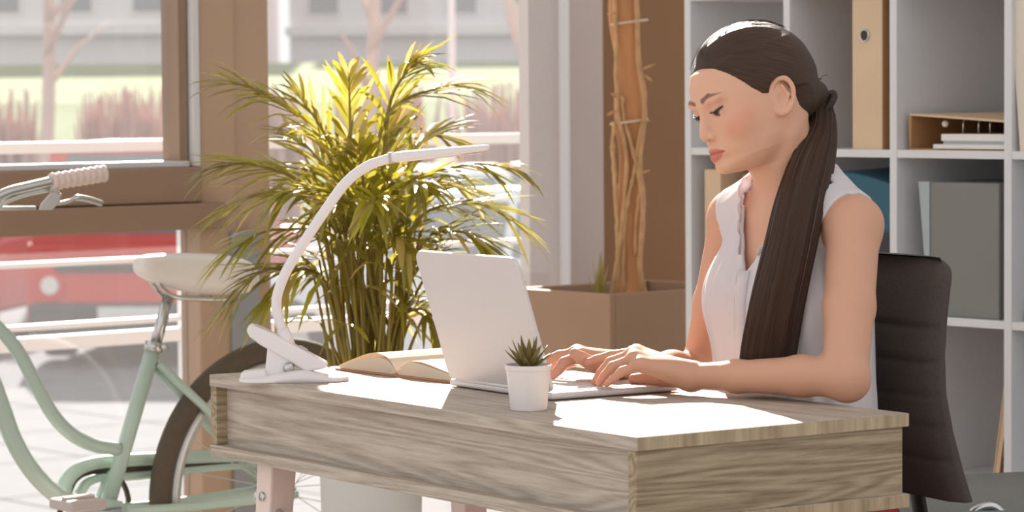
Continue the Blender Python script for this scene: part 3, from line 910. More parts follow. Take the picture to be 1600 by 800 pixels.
for yy in (35, 190):
    c = at(983, yy, TY)
    ring = [c + np.array([math.cos(a) * 0.045, math.sin(a) * 0.046, 0.006 * math.cos(a)]) for a in np.linspace(0, 2 * math.pi, 24, endpoint=False)]
    MB().tube(ring, 0.0028, 6, closed=True).build('string_tie', M_tie, tree, world=True, smooth=True)
top = tp[-1]
M_strap = mat('dracaena_leaf', (122, 136, 62), 0.4, var=0.2, vscale=8, trans=0.35)
for k in range(34):
    a = k * 2.399; el = 1.35 - 1.35 * (k / 33)
    d = np.array([math.cos(a) * math.cos(el), math.sin(a) * math.cos(el) * 0.55, math.sin(el)])
    b = top + np.array([0, 0, -0.10 * k / 33])
    blade(b, b + d * rp.uniform(.30, .42), 0.03, 0.35, thick=0.06).build('leaf', M_strap, tree, world=True, smooth=True)
# small shoot
sh0 = at(936, 462, 7.36)
shoot = thing('seedling', 'small pale green leafy shoot growing beside the trunk', 'plant', (sh0[0], sh0[1], PH - 0.05))
M_shoot = mat('pale_shoot_leaf', (206, 190, 112), 0.5, trans=0.5, var=0.15)
for (dx, dy, q) in ((-10, -55, 0), (2, -62, .02), (8, -50, -.02), (-3, -35, -.03), (14, -38, .03), (-18, -30, 0), (5, -70, 0)):
    b = np.array([sh0[0], sh0[1], PH - 0.045]); e = at(936 + dx, 457 + dy, 7.36 + q)
    blade(b, e, 0.017, -0.05).build('leaf', M_shoot, shoot, world=True, smooth=True)

# ------------------------------------------------------------------ office chair she sits on
CB = np.array([0.416, 4.647, 0.0])
bF = -bx_; bL = np.array([-bF[1], bF[0], 0.0])
M_fab = mat('charcoal_brown_fabric', (78, 68, 62), 0.9, var=0.18, vscale=300, bump=0.5, bscale=400)
M_blk = mat('black_chair_plastic', (40, 38, 36), 0.5)
chair_c = CB - bF * 0.16
chair = thing('office_chair', 'dark charcoal fabric office chair with stitched backrest under the woman', 'chair', chair_c)


def CH(f, l, z):
    return chair_c + bF * f + bL * l + np.array([0, 0, z])


# backrest: profile in (f, z), spanning the lateral width
prof = [(0.575, -0.030), (0.62, -0.014), (0.68, 0.004), (0.74, 0.016), (0.80, 0.016), (0.86, 0.008), (0.91, -0.002), (0.945, -0.012)]
pz = np.array([p[0] for p in prof]); pf = np.array([p[1] for p in prof])
zz = np.linspace(0.575, 0.948, 58)
seams = (0.640, 0.690, 0.740, 0.790, 0.842)
front = []; back = []
NW = 19
for z in zz:
    f0 = np.interp(z, pz, pf)
    g = sum(math.exp(-((z - s) / 0.0045) ** 2) for s in seams) * 0.006
    tz = min(1, (0.951 - z) / 0.03)
    th = 0.05 * math.sqrt(max(0.04, 1 - (1 - tz) ** 2))
    hw = (0.195 + 0.02 * (0.948 - z) / 0.373) - 0.022 * (1 - min(1, (0.953 - z) / 0.045)) ** 2
    fr_, bk_ = [], []
    for k in range(NW):
        q = -1 + 2 * k / (NW - 1)
        e = math.sqrt(max(0.0, 1 - abs(q) ** 8))
        wrap = 0.03 * q * q
        fr_.append(CH(f0 + wrap - g * (1 if abs(q) < 0.93 else 0) - 0.02 * (1 - e), q * hw, z))
        bk_.append(CH(f0 + wrap - th - 0.004 + 0.02 * (1 - e), q * hw, z))
    front.append(fr_ + bk_[::-1])
MB().loft(front).build('backrest', M_fab, chair, world=True, smooth=True)
secs = []
for z, k in ((0.415, 0.93), (0.43, 1.0), (0.46, 1.0), (0.478, 0.95)):
    secs.append([CH(0.17 + 0.245 * k * math.copysign(abs(math.cos(a)) ** 0.5, math.cos(a)), 0.235 * k * math.copysign(abs(math.sin(a)) ** 0.5, math.sin(a)), z) for a in np.linspace(0, 2 * math.pi, 36, endpoint=False)])
MB().loft(secs).build('seat', M_fab, chair, world=True, smooth=True)
MB().tube(spline([CH(0.0, 0, 0.40), CH(-0.12, 0, 0.42), CH(-0.125, 0, 0.52), CH(-0.085, 0, 0.68)], 14), 0.018, 8, flat=0.4).build('back_bracket', M_blk, chair, world=True, smooth=True)
MB().tube([CH(0.15, 0, 0.08), CH(0.15, 0, 0.41)], 0.026, 14).build('gas_lift', M_blk, chair, world=True, smooth=True)
for k in range(5):
    a = k * 2 * math.pi / 5 + 0.3
    d = np.array([math.cos(a), math.sin(a), 0])
    lg = MB().tube([CH(0.15, 0, 0.10), CH(0.15, 0, 0.075) + d * 0.26], [0.024, 0.015], 8).build('base_arm', M_blk, chair, world=True, smooth=True)
    cc = CH(0.15, 0, 0.03) + d * 0.26
    MB().tube([cc - np.cross(d, Z_) * 0.02, cc + np.cross(d, Z_) * 0.02], 0.029, 14).build('caster', M_blk, lg, world=True, smooth=True)

# grey visitor chair, only its seat edge and chrome armrest reach the frame
vc = at(1530, 800, 5.25)
M_vgrey = mat('grey_green_upholstery', (122, 124, 118), 0.85, var=0.06, vscale=80)
vchair = thing('visitor_chair', 'grey padded chair seat with chrome arm at the bottom right corner', 'chair', (vc[0] + 0.05, 5.30, 0.0), math.radians(20))
zs = float(at(1480, 786, 5.15)[2])
secs = []
for z, k in ((zs - 0.07, 0.97), (zs - 0.055, 1.0), (zs - 0.015, 1.0), (zs, 0.96)):
    secs.append([(0.27 * k * math.copysign(abs(math.cos(a)) ** 0.4, math.cos(a)), 0.24 * k * math.copysign(abs(math.sin(a)) ** 0.4, math.sin(a)), z) for a in np.linspace(0, 2 * math.pi, 36, endpoint=False)])
MB().loft(secs).build('seat', M_vgrey, vchair, smooth=True)
for x in (-0.22, 0.22):
    for y in (-0.19, 0.19):
        MB().tube([(x, y, 0), (x * 0.95, y * 0.95, zs - 0.065)], 0.011, 8).build('leg', M_steel, vchair, smooth=True)
lp = [onplane(x, y, (0, 5.06, 0), (0, 1, 0)) for x, y in ((1508, 830), (1516, 806), (1530, 794), (1548, 790), (1562, 797), (1570, 812), (1574, 840))]
MB().tube(spline(lp, 24), 0.0075, 8).build('armrest', M_steel, vchair, world=True, smooth=True)

# ------------------------------------------------------------------ bicycle parked along the window
BK0 = np.array([-0.512, 6.60, 0.0])          # below the rear hub
M_mint = mat('mint_green_paint', (180, 198, 186), 0.3, coat=0.4, var=0.02)
M_tyre = mat('brown_rubber_tyre', (92, 80, 66), 0.85, var=0.1, vscale=60)
M_rim = mat('silver_rim', (206, 204, 200), 0.35, metal=0.6)
M_saddle = mat('cream_leather_saddle', (230, 222, 216), 0.38, coat=0.2)
M_gripw = mat('pale_pink_rubber_grip', (222, 200, 190), 0.65)
M_chain = mat('dark_chain_steel', (74, 62, 50), 0.5, metal=0.4)
bike = thing('bicycle', 'mint green cruiser bicycle with cream saddle parked at the window', 'bicycle', BK0, RZ)
RW = 0.315
HUB = np.array([0, 0, 0.335])


def BK(px, py, off=0.0):
    """bicycle axes of a pixel on the frame plane (off > 0: towards the window)"""
    p = onplane(px, py, BK0 + V_ * off, V_)
    d = p - BK0
    return np.array([np.dot(d, U_), off, p[2]])


def wheel(c, parent):
    w = thing('wheel', None, None); w.parent = parent
    ang = np.linspace(0, 2 * math.pi, 64, endpoint=False)
    MB().tube([c + np.array([math.cos(a) * RW, 0, math.sin(a) * RW]) for a in ang], 0.0235, 12, closed=True).build('tyre', M_tyre, w, smooth=True)
    MB().tube([c + np.array([math.cos(a) * (RW - 0.036), 0, math.sin(a) * (RW - 0.036)]) for a in ang], 0.0145, 8, closed=True).build('rim', M_rim, w, smooth=True)
    MB().tube([c + np.array([0, -0.04, 0]), c + np.array([0, 0.04, 0])], 0.018, 12).build('hub', M_rim, w, smooth=True)
    for k in range(24):
        a = k * 2 * math.pi / 24
        MB().tube([c + np.array([math.cos(a + .25 * (-1) ** k) * .018, .025 * (-1) ** (k // 2), math.sin(a + .25 * (-1) ** k) * .018]), c + np.array([math.cos(a) * (RW - .045), 0, math.sin(a) * (RW - .045)])], 0.0011, 4).build('spoke', M_rim, w)
    return w


wheel(HUB, bike)
BBp = BK(166, 797)
FHUB = np.array([BBp[0] - 0.63, 0, 0.335])
wheel(FHUB, bike)
seat_top = BK(241, 540)
frame = MB().tube([seat_top, BBp], 0.0165, 14).build('seat_tube', M_mint, bike, smooth=True)
MB().tube([BK(241, 545), BK(264, 462)], 0.0125, 12).build('seat_post', M_steel, bike, smooth=True)
MB().tube([BK(239, 549), BK(242, 535)], 0.0205, 12).build('seat_clamp', M_steel, bike, smooth=True)
MB().tube([BK(248, 541) + np.array([0, -0.03, 0]), BK(248, 541) + np.array([0, 0.02, 0])], 0.007, 8).build('clamp_bolt', M_steel, bike, smooth=True)
tt = spline([BK(x, y) for x, y in ((-120, 430), (-60, 462), (0, 515), (30, 552), (58, 605), (84, 650), (114, 680), (148, 696), (186, 702))], 40)
MB().tube(tt, 0.0145, 14).build('top_tube', M_mint, bike, smooth=True)
dt = spline([BK(x, y) for x, y in ((-110, 480), (-60, 520), (-22, 575), (2, 635), (20, 685), (46, 730), (78, 765), (112, 786), (150, 798))], 40)
MB().tube(dt, 0.0185, 14).build('down_tube', M_mint, bike, smooth=True)
ht0, ht1 = BK(-118, 500), BK(-122, 400)
MB().tube([ht0, ht1], 0.02, 12).build('head_tube', M_mint, bike, smooth=True)
for s in (-1, 1):
    MB().tube(spline([ht0 + np.array([0, s * .01, 0]), ht0 + np.array([-.02, s * .05, -.06]), ht0 * 0.4 + FHUB * 0.6 + np.array([0, s * .05, 0]), FHUB + np.array([0, s * 0.05, 0])], 16), 0.011, 8).build('fork_blade', M_mint, bike, smooth=True)
    st0 = BK(242, 567) + np.array([0, s * 0.014, 0])
    MB().tube([st0, HUB + np.array([0, s * 0.055, 0])], 0.0095, 10).build('seat_stay', M_mint, bike, smooth=True)
    MB().tube(spline([BBp + np.array([0, s * .02, 0]), BBp * .6 + HUB * .4 + np.array([0, s * .04, -.006]), HUB + np.array([0, s * 0.06, 0])], 12), 0.0105, 10).build('chain_stay', M_mint, bike, smooth=True)
# chain guard on the far side: a long loop band around chain and sprocket
cg = spline([BK(x, y, 0.05) for x, y in ((98, 775), (104, 752), (120, 734), (146, 724), (190, 720), (250, 717), (320, 714), (390, 712))], 40)
MB().tube(cg, 0.019, 10, flat=0.8).build('chain_guard', M_mint, bike, smooth=True)
cg2 = spline([BK(x, y, 0.05) for x, y in ((124, 772), (136, 754), (160, 745), (200, 744), (260, 738), (330, 730), (400, 724))], 30)
MB().tube(cg2, 0.013, 10, flat=0.8).build('chain_guard', M_mint, bike, smooth=True)
ch = spline([BK(x, y, 0.045) for x, y in ((108, 770), (118, 750), (140, 738), (190, 734), (250, 729), (330, 724), (420, 720))], 30)
MB().tube(ch, 0.006, 8).build('chain', M_chain, bike, smooth=True)
scx = BBp + np.array([0, 0.045, 0])
MB().tube([scx + np.array([math.cos(a) * .085, 0, math.sin(a) * .085]) for a in np.linspace(0, 2 * math.pi, 36, endpoint=False)], 0.006, 8, closed=True).build('chainring', M_chain, bike, smooth=True)
for k in range(3):
    a = 1.15 + k * 2.09
    MB().tube([scx, scx + np.array([math.cos(a) * .083, 0, math.sin(a) * .083])], 0.009, 8, flat=0.5).build('chainring_spoke', M_mint, bike, smooth=True)
MB().tube([BBp + np.array([0, -.045, 0]), BBp + np.array([0, .05, 0])], 0.024, 16).build('bottom_bracket', M_mint, bike, smooth=True)
cr1 = BBp + np.array([-0.06, -0.06, -0.005])
MB().tube([BBp + np.array([0, -.055, 0]), BBp + np.array([-.155, -.062, .0])], 0.010, 10, flat=1.3).build('crank_arm', M_steel, bike, smooth=True)
pc = BK(122, 787, -0.11)
pd = MB().obox(pc, (1, 0, 0), (0, 1, 0), (0, 0, 1), 0.085, 0.09, 0.022).build('pedal', M_lampg, bike, bevel=0.005)
MB().obox(pc + np.array([0, 0, 0.014]), (1, 0, 0), (0, 1, 0), (0, 0, 1), 0.07, 0.02, 0.006).build('pedal_tread', M_gripw, pd, bevel=0.002)
# saddle: nose to the left, wide padded rear
sdl = [(213, 404, 427, .022), (222, 398, 434, .03), (245, 395, 446, .038), (275, 394, 455, .052), (310, 394, 461, .078), (345, 395, 462, .098), (368, 402, 460, .09), (381, 416, 450, .06)]
secs = []
for (x, yt, yb, hw) in sdl:
    a_, b_ = BK(x, yt), BK(x, yb)
    zc = (a_[2] + b_[2]) / 2; hz = (a_[2] - b_[2]) / 2 * 0.97; s0 = a_[0]
    secs.append([(s0, hw * math.copysign(abs(math.cos(q)) ** 0.75, math.cos(q)), zc + hz * math.copysign(abs(math.sin(q)) ** 0.7, math.sin(q))) for q in np.linspace(0, 2 * math.pi, 24, endpoint=False)])
MB().loft(secs).build('saddle', M_saddle, bike, smooth=True, sub=1)
for s in (-1, 1):
    MB().tube(spline([BK(240, 440) + np.array([0, s * .012, 0]), BK(262, 462) + np.array([0, s * .02, 0]), BK(300, 466) + np.array([0, s * .03, 0]), BK(350, 466) + np.array([0, s * .05, 0])], 14), 0.005, 8).build('saddle_rail', M_steel, bike, smooth=True)
# swept-back handlebar, near-side grip visible
OFFN = -0.27


def HB(px, py, off=OFFN):
    return BK(px, py, off)


stem_top = ht1 + np.array([0.01, 0, 0.09])
MB().tube([ht1, stem_top], 0.0125, 10).build('stem', M_steel, bike, smooth=True)
hb = spline([stem_top, stem_top + np.array([-.03, -.10, .05]), HB(-70, 360), HB(-20, 318), HB(10, 301), HB(45, 292), HB(84, 283)], 40)
MB().tube(hb, 0.0105, 12).build('handlebar', M_steel, bike, smooth=True)
hb2 = hb * np.array([1, -1, 1])
MB().tube(hb2, 0.0105, 12).build('handlebar', M_steel, bike, smooth=True)
g0_, g1_ = HB(80, 284), HB(163, 271)
GR = [g0_ + (g1_ - g0_) * t for t in np.linspace(0, 1, 26)]
MB().tube(GR, [0.0165 + 0.0018 * math.sin(t * 24) for t in np.linspace(0, 2.2, 26)], 14).build('grip', M_gripw, bike, smooth=True)
MB().tube([p * np.array([1, -1, 1]) for p in GR], 0.0165, 14).build('grip', M_gripw, bike, smooth=True)
MB().tube([HB(78, 276), HB(87, 303)], 0.009, 10).build('lever_clamp', M_rim, bike, smooth=True)
MB().loft([[HB(x, y, OFFN - 0.008) for x, y in ((80, 300), (97, 302), (92, 318), (82, 328), (60, 328), (64, 318))], [HB(x, y, OFFN + 0.012) for x, y in ((80, 300), (97, 302), (92, 318), (82, 328), (60, 328), (64, 318))]]).build('lever_mount', M_rim, bike, bevel=0.002)
lv = spline([HB(90, 318), HB(108, 314), HB(120, 309), HB(140, 312), HB(159, 318)], 20)
MB().tube(lv, [0.004] * 9 + [0.0065] * 11, 8).build('brake_lever', M_steel, bike, smooth=True)
MB().tube(spline([HB(-40, 345), HB(-8, 326), HB(8, 316), HB(36, 305), HB(76, 296)], 20), 0.005, 8).build('brake_cable', M_rim, bike, smooth=True)
MB().tube([HB(-60, 323), HB(0, 325.5), HB(55, 325)], 0.0042, 8).build('brake_cable', M_rim, bike, smooth=True)

# ------------------------------------------------------------------ outside: railing, yard, cars, planting, houses
GZ = -0.95
M_pave = mat('pale_paving', (118, 120, 124), 0.9, spec=0.04, var=0.08, vscale=2)
M_asph = mat('grey_asphalt', (112, 114, 120), 0.95, spec=0.04, var=0.08)
M_grass = mat('dry_grass', (128, 138, 108), 0.95, spec=0.04, var=0.2, vscale=0.6)
gnd = MB().box((-60, 9.9, GZ - 0.3), (60, 120, GZ - 0.03)).build('floor_yard', M_asph)
gnd['kind'] = 'structure'; gnd.name = 'ground'
# paving slabs in room axes, children of the ground
slab_me = None
rzm = np.array([U_, V_])
n_s = 0
SL_ = 1.35
slab = MB().box((-SL_ / 2 + .012, -SL_ / 2 + .012, -0.04), (SL_ / 2 - .012, SL_ / 2 - .012, 0.0)).build('paving_slab', M_pave, gnd)
slab_me = slab.data
first = True
for i in range(-12, 14):
    for j in range(3, 13):
        c = WALL0 + U_ * (i * SL_) + V_ * (j * SL_ + 2.2)
        if c[1] < 11.0 or c[1] > 22.0: continue
        if abs(c[0]) > c[1] * 0.21 + 0.9: continue
        o = slab if first else link('paving_slab', slab_me, gnd)
        first = False
        o.location = (c[0], c[1], GZ); o.rotation_euler = (0, 0, RZ)
# terrace edge that carries the railing
ter = MB().box((SL, 0.12, -0.4), (2.5, 2.05, -0.13)).build('terrace', M_pave); ter.location = ROOM; ter.rotation_euler = (0, 0, RZ); ter['kind'] = 'structure'
M_rail = mat('white_painted_rail', (236, 234, 232), 0.5)
RO = 1.85
rail = thing('terrace_railing', 'white metal railing with horizontal bars outside the windows', 'railing', WALL0 + V_ * RO + np.array([0, 0, -0.13]), RZ)
zt = onwall(100, 230, RO)[1]; zb_ = onwall(100, 411, RO)[1]; zc_ = onwall(100, 508, RO)[1]; zd_ = onwall(100, 534, RO)[1]
ztr = onwall(800, 216, RO)[1]
for (z, h) in ((zt, 0.034), (zb_, 0.017), (zc_, 0.017), (zd_, 0.042)):
    MB().box((-6, -0.018, z + 0.13 - h / 2), (3.0, 0.018, z + 0.13 + h / 2)).build('rail_bar', M_rail, rail, bevel=0.004)
z3 = onwall(840, 307, RO)[1]
for px in (-330, 291, 1000):
    s_ = onwall(px, 500, RO)[0]
    MB().box((s_ - 0.02, -0.02, 0.0), (s_ + 0.02, 0.02, zt + 0.13)).build('post', M_rail, rail, bevel=0.004)
s_ = onwall(343, 500, RO)[0]
MB().box((s_ - 0.011, -0.02, 0.0), (s_ + 0.011, 0.02, zt + 0.13)).build('post', M_rail, rail, bevel=0.003)
# slim lamp post further out
pole_p = at(708, 300, 34.5)
pole = thing('lamp_post', 'slim grey lamp post beyond the railing', 'post', (pole_p[0], 34.5, GZ - .03))
MB().lathe([(0.06, 0), (0.06, 0.05), (0.042, 0.3), (0.04, 6.0), (0.0, 6.0)], seg=12).build('shaft', M_rail, pole)
MB().lathe([(0.0, 0.0), (0.11, 0.0), (0.11, 0.06), (0.0, 0.07)], seg=12).build('foot_plate', M_asph, pole)
MB().box((-0.06, -0.7, 5.95), (0.06, 0.05, 6.05)).build('lamp_head', M_rail, pole, bevel=0.02)

M_carred = mat('red_car_paint', (206, 62, 50), 0.4, coat=0.2)
M_carwhite = mat('white_car_paint', (232, 234, 238), 0.3, coat=0.6)
M_cargls = mat('dark_car_glass', (96, 110, 116), 0.12, spec=0.8)
M_carblk = mat('black_car_trim', (70, 72, 76), 0.6)
M_light = mat('pale_lamp_lens', (226, 222, 216), 0.15)
M_tail = mat('red_lamp_lens', (206, 44, 46), 0.25)
M_plate = mat('white_number_plate', (224, 224, 222), 0.6)


def car(name, label, loc, rz, paint, boxy, L, Wd, H, front_is_light=True):
    """x = forward, y = left; body with cabin, glazing, wheels, lights, bumpers and plate"""
    o = thing(name, label, 'car', loc, rz)
    z0 = 0.26
    if boxy:
        side = [(-L / 2, z0), (-L / 2, 0.53 * H), (-L / 2 + 0.03, 0.55 * H), (L / 2 - 0.05, 0.54 * H), (L / 2, 0.50 * H), (L / 2, z0)]
        cab = [(-L / 2 + 0.03, 0.53 * H), (-L / 2 + 0.10, H), (L / 2 - 1.55, H), (L / 2 - 1.15, 0.53 * H)]
    else:
        side = [(-L / 2, z0), (-L / 2 - .02, 0.5 * H), (-L / 2 + 0.12, 0.66 * H), (0.1 * L, 0.63 * H), (L / 2 - 0.35, 0.55 * H), (L / 2, 0.42 * H), (L / 2, z0)]
        cab = [(-L / 2 + 0.1, 0.65 * H), (-L / 2 + 0.62, 0.96 * H), (-0.1 * L, H), (0.06 * L, 0.97 * H), (0.26 * L, 0.60 * H)]
    MB().prism(side, (1, 0, 0), (0, 0, 1), (0, Wd, 0)).build('body', paint, o, bevel=0.06, segs=3)
    secs = []
    for sy in (-1, 1):
        secs.append([(x, sy * (Wd / 2 - 0.04 - 0.16 * (z - 0.6 * H) / (0.4 * H)), z) for x, z in cab])
    MB().loft(secs).build('cabin', paint, o, bevel=0.05, segs=3)
    # side glazing and end screens, slightly proud
    for sy in (-1, 1):
        def sw(x, z): return (x, sy * (Wd / 2 - 0.04 - 0.16 * (z - 0.6 * H) / (0.4 * H) + 0.008), z)
        x0, x1 = cab[0][0] + 0.32, cab[-1][0] - 0.42
        n_w = 3 if boxy else 2
        for k in range(n_w):
            xa = x0 + (x1 - x0) * k / n_w + 0.04; xb = x0 + (x1 - x0) * (k + 1) / n_w - 0.04
            za, zb2 = (0.58 if boxy else 0.67) * H, 0.93 * H
            q = [sw(xa, za), sw(xb, za), sw(xb - (0.0 if k < n_w - 1 else 0.18), zb2), sw(xa + (0.0 if k or boxy else 0.2), zb2)]
            MB().loft([q, [(x, y - sy * 0.03, z) for x, y, z in q]]).build('side_window', M_cargls, o)
    def endq(a, b, sgn):
        (xa, za), (xb, zb2) = a, b
        ya = Wd / 2 - 0.22; yb2 = Wd / 2 - 0.34
        pa = np.array([xa, za]) + (np.array([xb, zb2]) - np.array([xa, za])) * 0.14
        pb = np.array([xa, za]) + (np.array([xb, zb2]) - np.array([xa, za])) * 0.90
        q = [(pa[0] + sgn * .012, -ya, pa[1]), (pa[0] + sgn * .012, ya, pa[1]), (pb[0] + sgn * .012, yb2, pb[1]), (pb[0] + sgn * .012, -yb2, pb[1])]
        MB().loft([q, [(x - sgn * 0.04, y, z) for x, y, z in q]]).build('windscreen' if sgn > 0 else 'rear_window', M_cargls, o)
    endq(cab[-1], cab[-2], 1); endq(cab[0], cab[1], -1)
    for sx in (-1, 1):
        MB().box((sx * L / 2 - 0.09 if sx > 0 else -L / 2 - 0.06, -Wd / 2 + 0.02, z0 - 0.02), (sx * L / 2 + 0.06 if sx > 0 else -L / 2 + 0.09, Wd / 2 - 0.02, z0 + 0.24)).build('bumper', M_carblk if boxy else paint, o, bevel=0.04)
        MB().box((sx * (L / 2 + 0.062) - 0.008, -0.26, z0 + 0.10), (sx * (L / 2 + 0.062) + 0.008, 0.26, z0 + 0.21)).build('number_plate', M_plate, o)
        for sy in (-1, 1):
            zl = 0.36 * H if boxy else 0.40 * H
            xx = sx * (L / 2 + (0.0 if boxy or sx < 0 else -0.03))
            MB().tube([(xx - sx * .03, sy * (Wd / 2 - 0.2), zl), (xx + sx * .02, sy * (Wd / 2 - 0.2), zl)], 0.13 if boxy else 0.11, 16).build('headlight' if sx > 0 else 'tail_light', M_light if sx > 0 else M_tail, o)
            if boxy and sx < 0:
                MB().tube([(xx - .025, sy * (Wd / 2 - 0.2), zl), (xx - .03, sy * (Wd / 2 - 0.2), zl)], 0.075, 14).build('reversing_light', M_light, o)
    MB().box((L / 2 - 0.01, -0.5, 0.44 * H), (L / 2 + 0.015, 0.5, 0.52 * H)).build('grille', M_carblk, o)
    if boxy:
        MB().box((-L / 2 - 0.02, -0.62, 0.42 * H), (-L / 2 + 0.01, 0.62, 0.455 * H)).build('rear_trim_strip', M_carblk, o)
    wr_ = 0.34
    for sx in (-1, 1):
        for sy in (-1, 1):
            c = np.array([sx * (L / 2 - 0.78), sy * (Wd / 2 - 0.10), wr_])
            w_ = MB().tube([c - np.array([0, .115, 0]), c + np.array([0, .115, 0])], wr_, 24).build('wheel', M_carblk, o, bevel=0.02)
            MB().tube([c + np.array([0, sy * .10, 0]), c + np.array([0, sy * .122, 0])], 0.21, 18).build('hub_cap', M_rim, w_)
    return o


rcx = at(228, 500, 24.0)
car('parked_car', 'red boxy off-road car parked beyond the railing', (rcx[0], 26.2, GZ), math.radians(85), M_carred, True, 3.7, 1.72, 1.78)
rc2 = at(-40, 500, 26.0)
car('parked_car', 'red compact car parked at the left edge of the left window', (rc2[0] - 0.6, 27.5, GZ), math.radians(-98), M_carred, False, 4.0, 1.7, 1.5)
wc = at(830, 400, 21.0)
car('parked_car', 'white hatchback parked outside the tall window behind the palm', (wc[0] - 0.2, 22.2, GZ), math.radians(150), M_carwhite, False, 4.2, 1.76, 1.5)
rc3 = at(760, 300, 31.0)
car('parked_car', 'red hatchback parked behind the white one', (rc3[0] + 0.6, 32.0, GZ), math.radians(170), M_carred, False, 4.1, 1.74, 1.48)
wc2 = at(560, 480, 25.0)
car('parked_car', 'white estate car parked outside behind the palm leaves', (wc2[0] + 0.55, 28.2, GZ), math.radians(-84), M_carwhite, False, 4.2, 1.76, 1.5)
# bollard near the planter
bl = at(868, 470, 13.5)
bol = thing('bollard', 'slim white and red bollard outside the tall window near the planter', 'bollard', (bl[0], 13.5, GZ))
ztop = float(at(868, 401, 13.5)[2]) - GZ
MB().lathe([(0.028, 0), (0.028, ztop - 0.03), (0.02, ztop), (0.0, ztop)], seg=12).build('shaft', M_rail, bol, auto=30)
MB().lathe([(0.03, ztop - 0.26), (0.03, ztop - 0.14)], seg=12).build('red_band', M_tail, bol)
MB().lathe([(0.0, 0.0), (0.07, 0.0), (0.07, 0.015), (0.0, 0.015)], seg=12).build('base', M_asph, bol)

# planting behind the yard
M_hedge = mat('reddish_shrub_twigs', (184, 150, 144), 0.95, var=0.25, vscale=3, bump=0.5, bscale=10)
rr2 = random.Random(5)
XS = [(-7.2, 42, ''), (-5.4, 42.4, ''), (-3.5, 42, ''), (-1.8, 42.4, ''), (-0.1, 42, ''), (1.6, 42.4, '')]
labs = ['bare reddish shrub at the far left behind the parked cars', 'bare reddish shrub above the red off-road car', 'bare reddish shrub hidden mostly by the brown window mullion',
        'bare reddish shrub above the palm top', 'bare reddish shrub just left of the slim lamp post', 'bare reddish shrub at the right end of the tall window']
for (x, y, _), lab in zip(XS, labs):
    o = thing('shrub', lab, 'shrub', (x, y, GZ), group='shrubs behind the yard')
    mb = MB()
    for k in range(200):
        a = rr2.uniform(0, 6.28); e = rr2.uniform(1.42, 1.56); L = rr2.uniform(1.2, 2.35)
        d = np.array([math.cos(a) * math.cos(e), math.sin(a) * math.cos(e), math.sin(e)])
        p0 = np.array([rr2.uniform(-.52, .52), rr2.uniform(-.3, .3), 0])
        mb.tube([p0, p0 + d * L * .5, p0 + d * L], [0.05, 0.06, 0.01], 4)
    w_ = mb.build('twigs', M_hedge, o); w_['kind'] = 'stuff'
    MB().tube([(0, 0, 0), (0.02, 0, 0.6)], [0.09, 0.06], 8).build('stem', M_trunk, o, smooth=True)
bank = MB().add([(-40, 48, GZ - 0.02), (40, 48, GZ - 0.02), (40, 58, 1.1), (-40, 58, 1.1), (40, 72, 2.0), (-40, 72, 2.0), (40, 72, GZ - .3), (-40, 72, GZ - .3), (-40, 48, GZ - .3), (40, 48, GZ - .3)],
                [(0, 1, 2, 3), (3, 2, 4, 5), (5, 4, 6, 7), (7, 6, 9, 8), (8, 9, 1, 0)]).build('ground_bank', M_grass)
bank['kind'] = 'structure'
M_bld = mat('grey_house_render', (224, 220, 222), 0.9, var=0.05, vscale=0.4)
M_bldw = mat('white_cornice', (228, 224, 222), 0.9)
M_win = mat('house_window_glass', (128, 132, 140), 0.2)
for (x0, x1, y, h, lab) in ((-19, -7.0, 84, 9, 'long grey building beyond the grass bank seen in the left window'), (-6.4, 1.6, 88, 10, 'grey building beyond the bank seen above the palm'), (2.0, 14, 86, 9, 'pale building beyond the bank at the right')):
    o = thing('building', lab, 'building', ((x0 + x1) / 2, y, 1.8))
    w = x1 - x0
    MB().box((-w / 2, 0, -0.3), (w / 2, 8, h)).build('wall', M_bld, o)
    MB().box((-w / 2 - .1, -0.35, 1.15), (w / 2 + .1, 0.0, 1.4)).build('cornice', M_bldw, o)
    MB().box((-w / 2 - .2, -0.3, h), (w / 2 + .2, 8.3, h + 0.4)).build('roof_slab', M_bldw, o)
    n = int(w / 1.9)
    for k in range(n):
        xx = -w / 2 + (k + 0.5) * w / n
        for zz_ in (1.7, 4.2):
            f = MB().box((xx - .5, -0.06, zz_), (xx + .5, 0.05, zz_ + 1.5)).build('window', M_bldw, o)
            MB().box((xx - .42, -0.08, zz_ + .08), (xx + .42, -0.05, zz_ + 1.42)).build('pane', M_win, f)
M_bark = mat('grey_brown_bark', (196, 174, 164), 0.9, var=0.15, vscale=2)
for (p0, p1, lab) in (((845, 205), (775, -60), 'leaning bare tree trunk beyond the railing at right'), ((565, 300), (585, -60), 'pale bare tree trunk behind the palm top'), ((65, 330), (75, -60), 'bare tree trunk seen in the left window')):
    Y0 = {'pale': 36.0}.get(lab.split()[0], 36.5)
    a = at(p0[0], p0[1], Y0); b = at(p1[0], p1[1], Y0)
    d = (b - a) / (b[2] - a[2]); a = a + d * (GZ - 0.05 - a[2])
    b = a + d * 6.5
    o = thing('bare_tree', lab, 'tree', a)
    MB().tube(spline([a, a + (b - a) * .35 + np.array([.05, 0, 0]), a + (b - a) * .7, b], 14), list(np.linspace(.10, .04, 14)), 9).build('trunk', M_bark, o, world=True, smooth=True)
    for k in range(9):
        t = 0.35 + 0.065 * k
        s = a + (b - a) * t
        an = rr2.uniform(0, 6.28)
        e = s + np.array([math.cos(an) * 1.2, math.sin(an) * 1.0, rr2.uniform(.5, 1.4)])
        MB().tube([s, (s + e) / 2 + np.array([0, 0, .1]), e], [.05, .035, .008], 6).build('branch', M_bark, o, world=True, smooth=True)

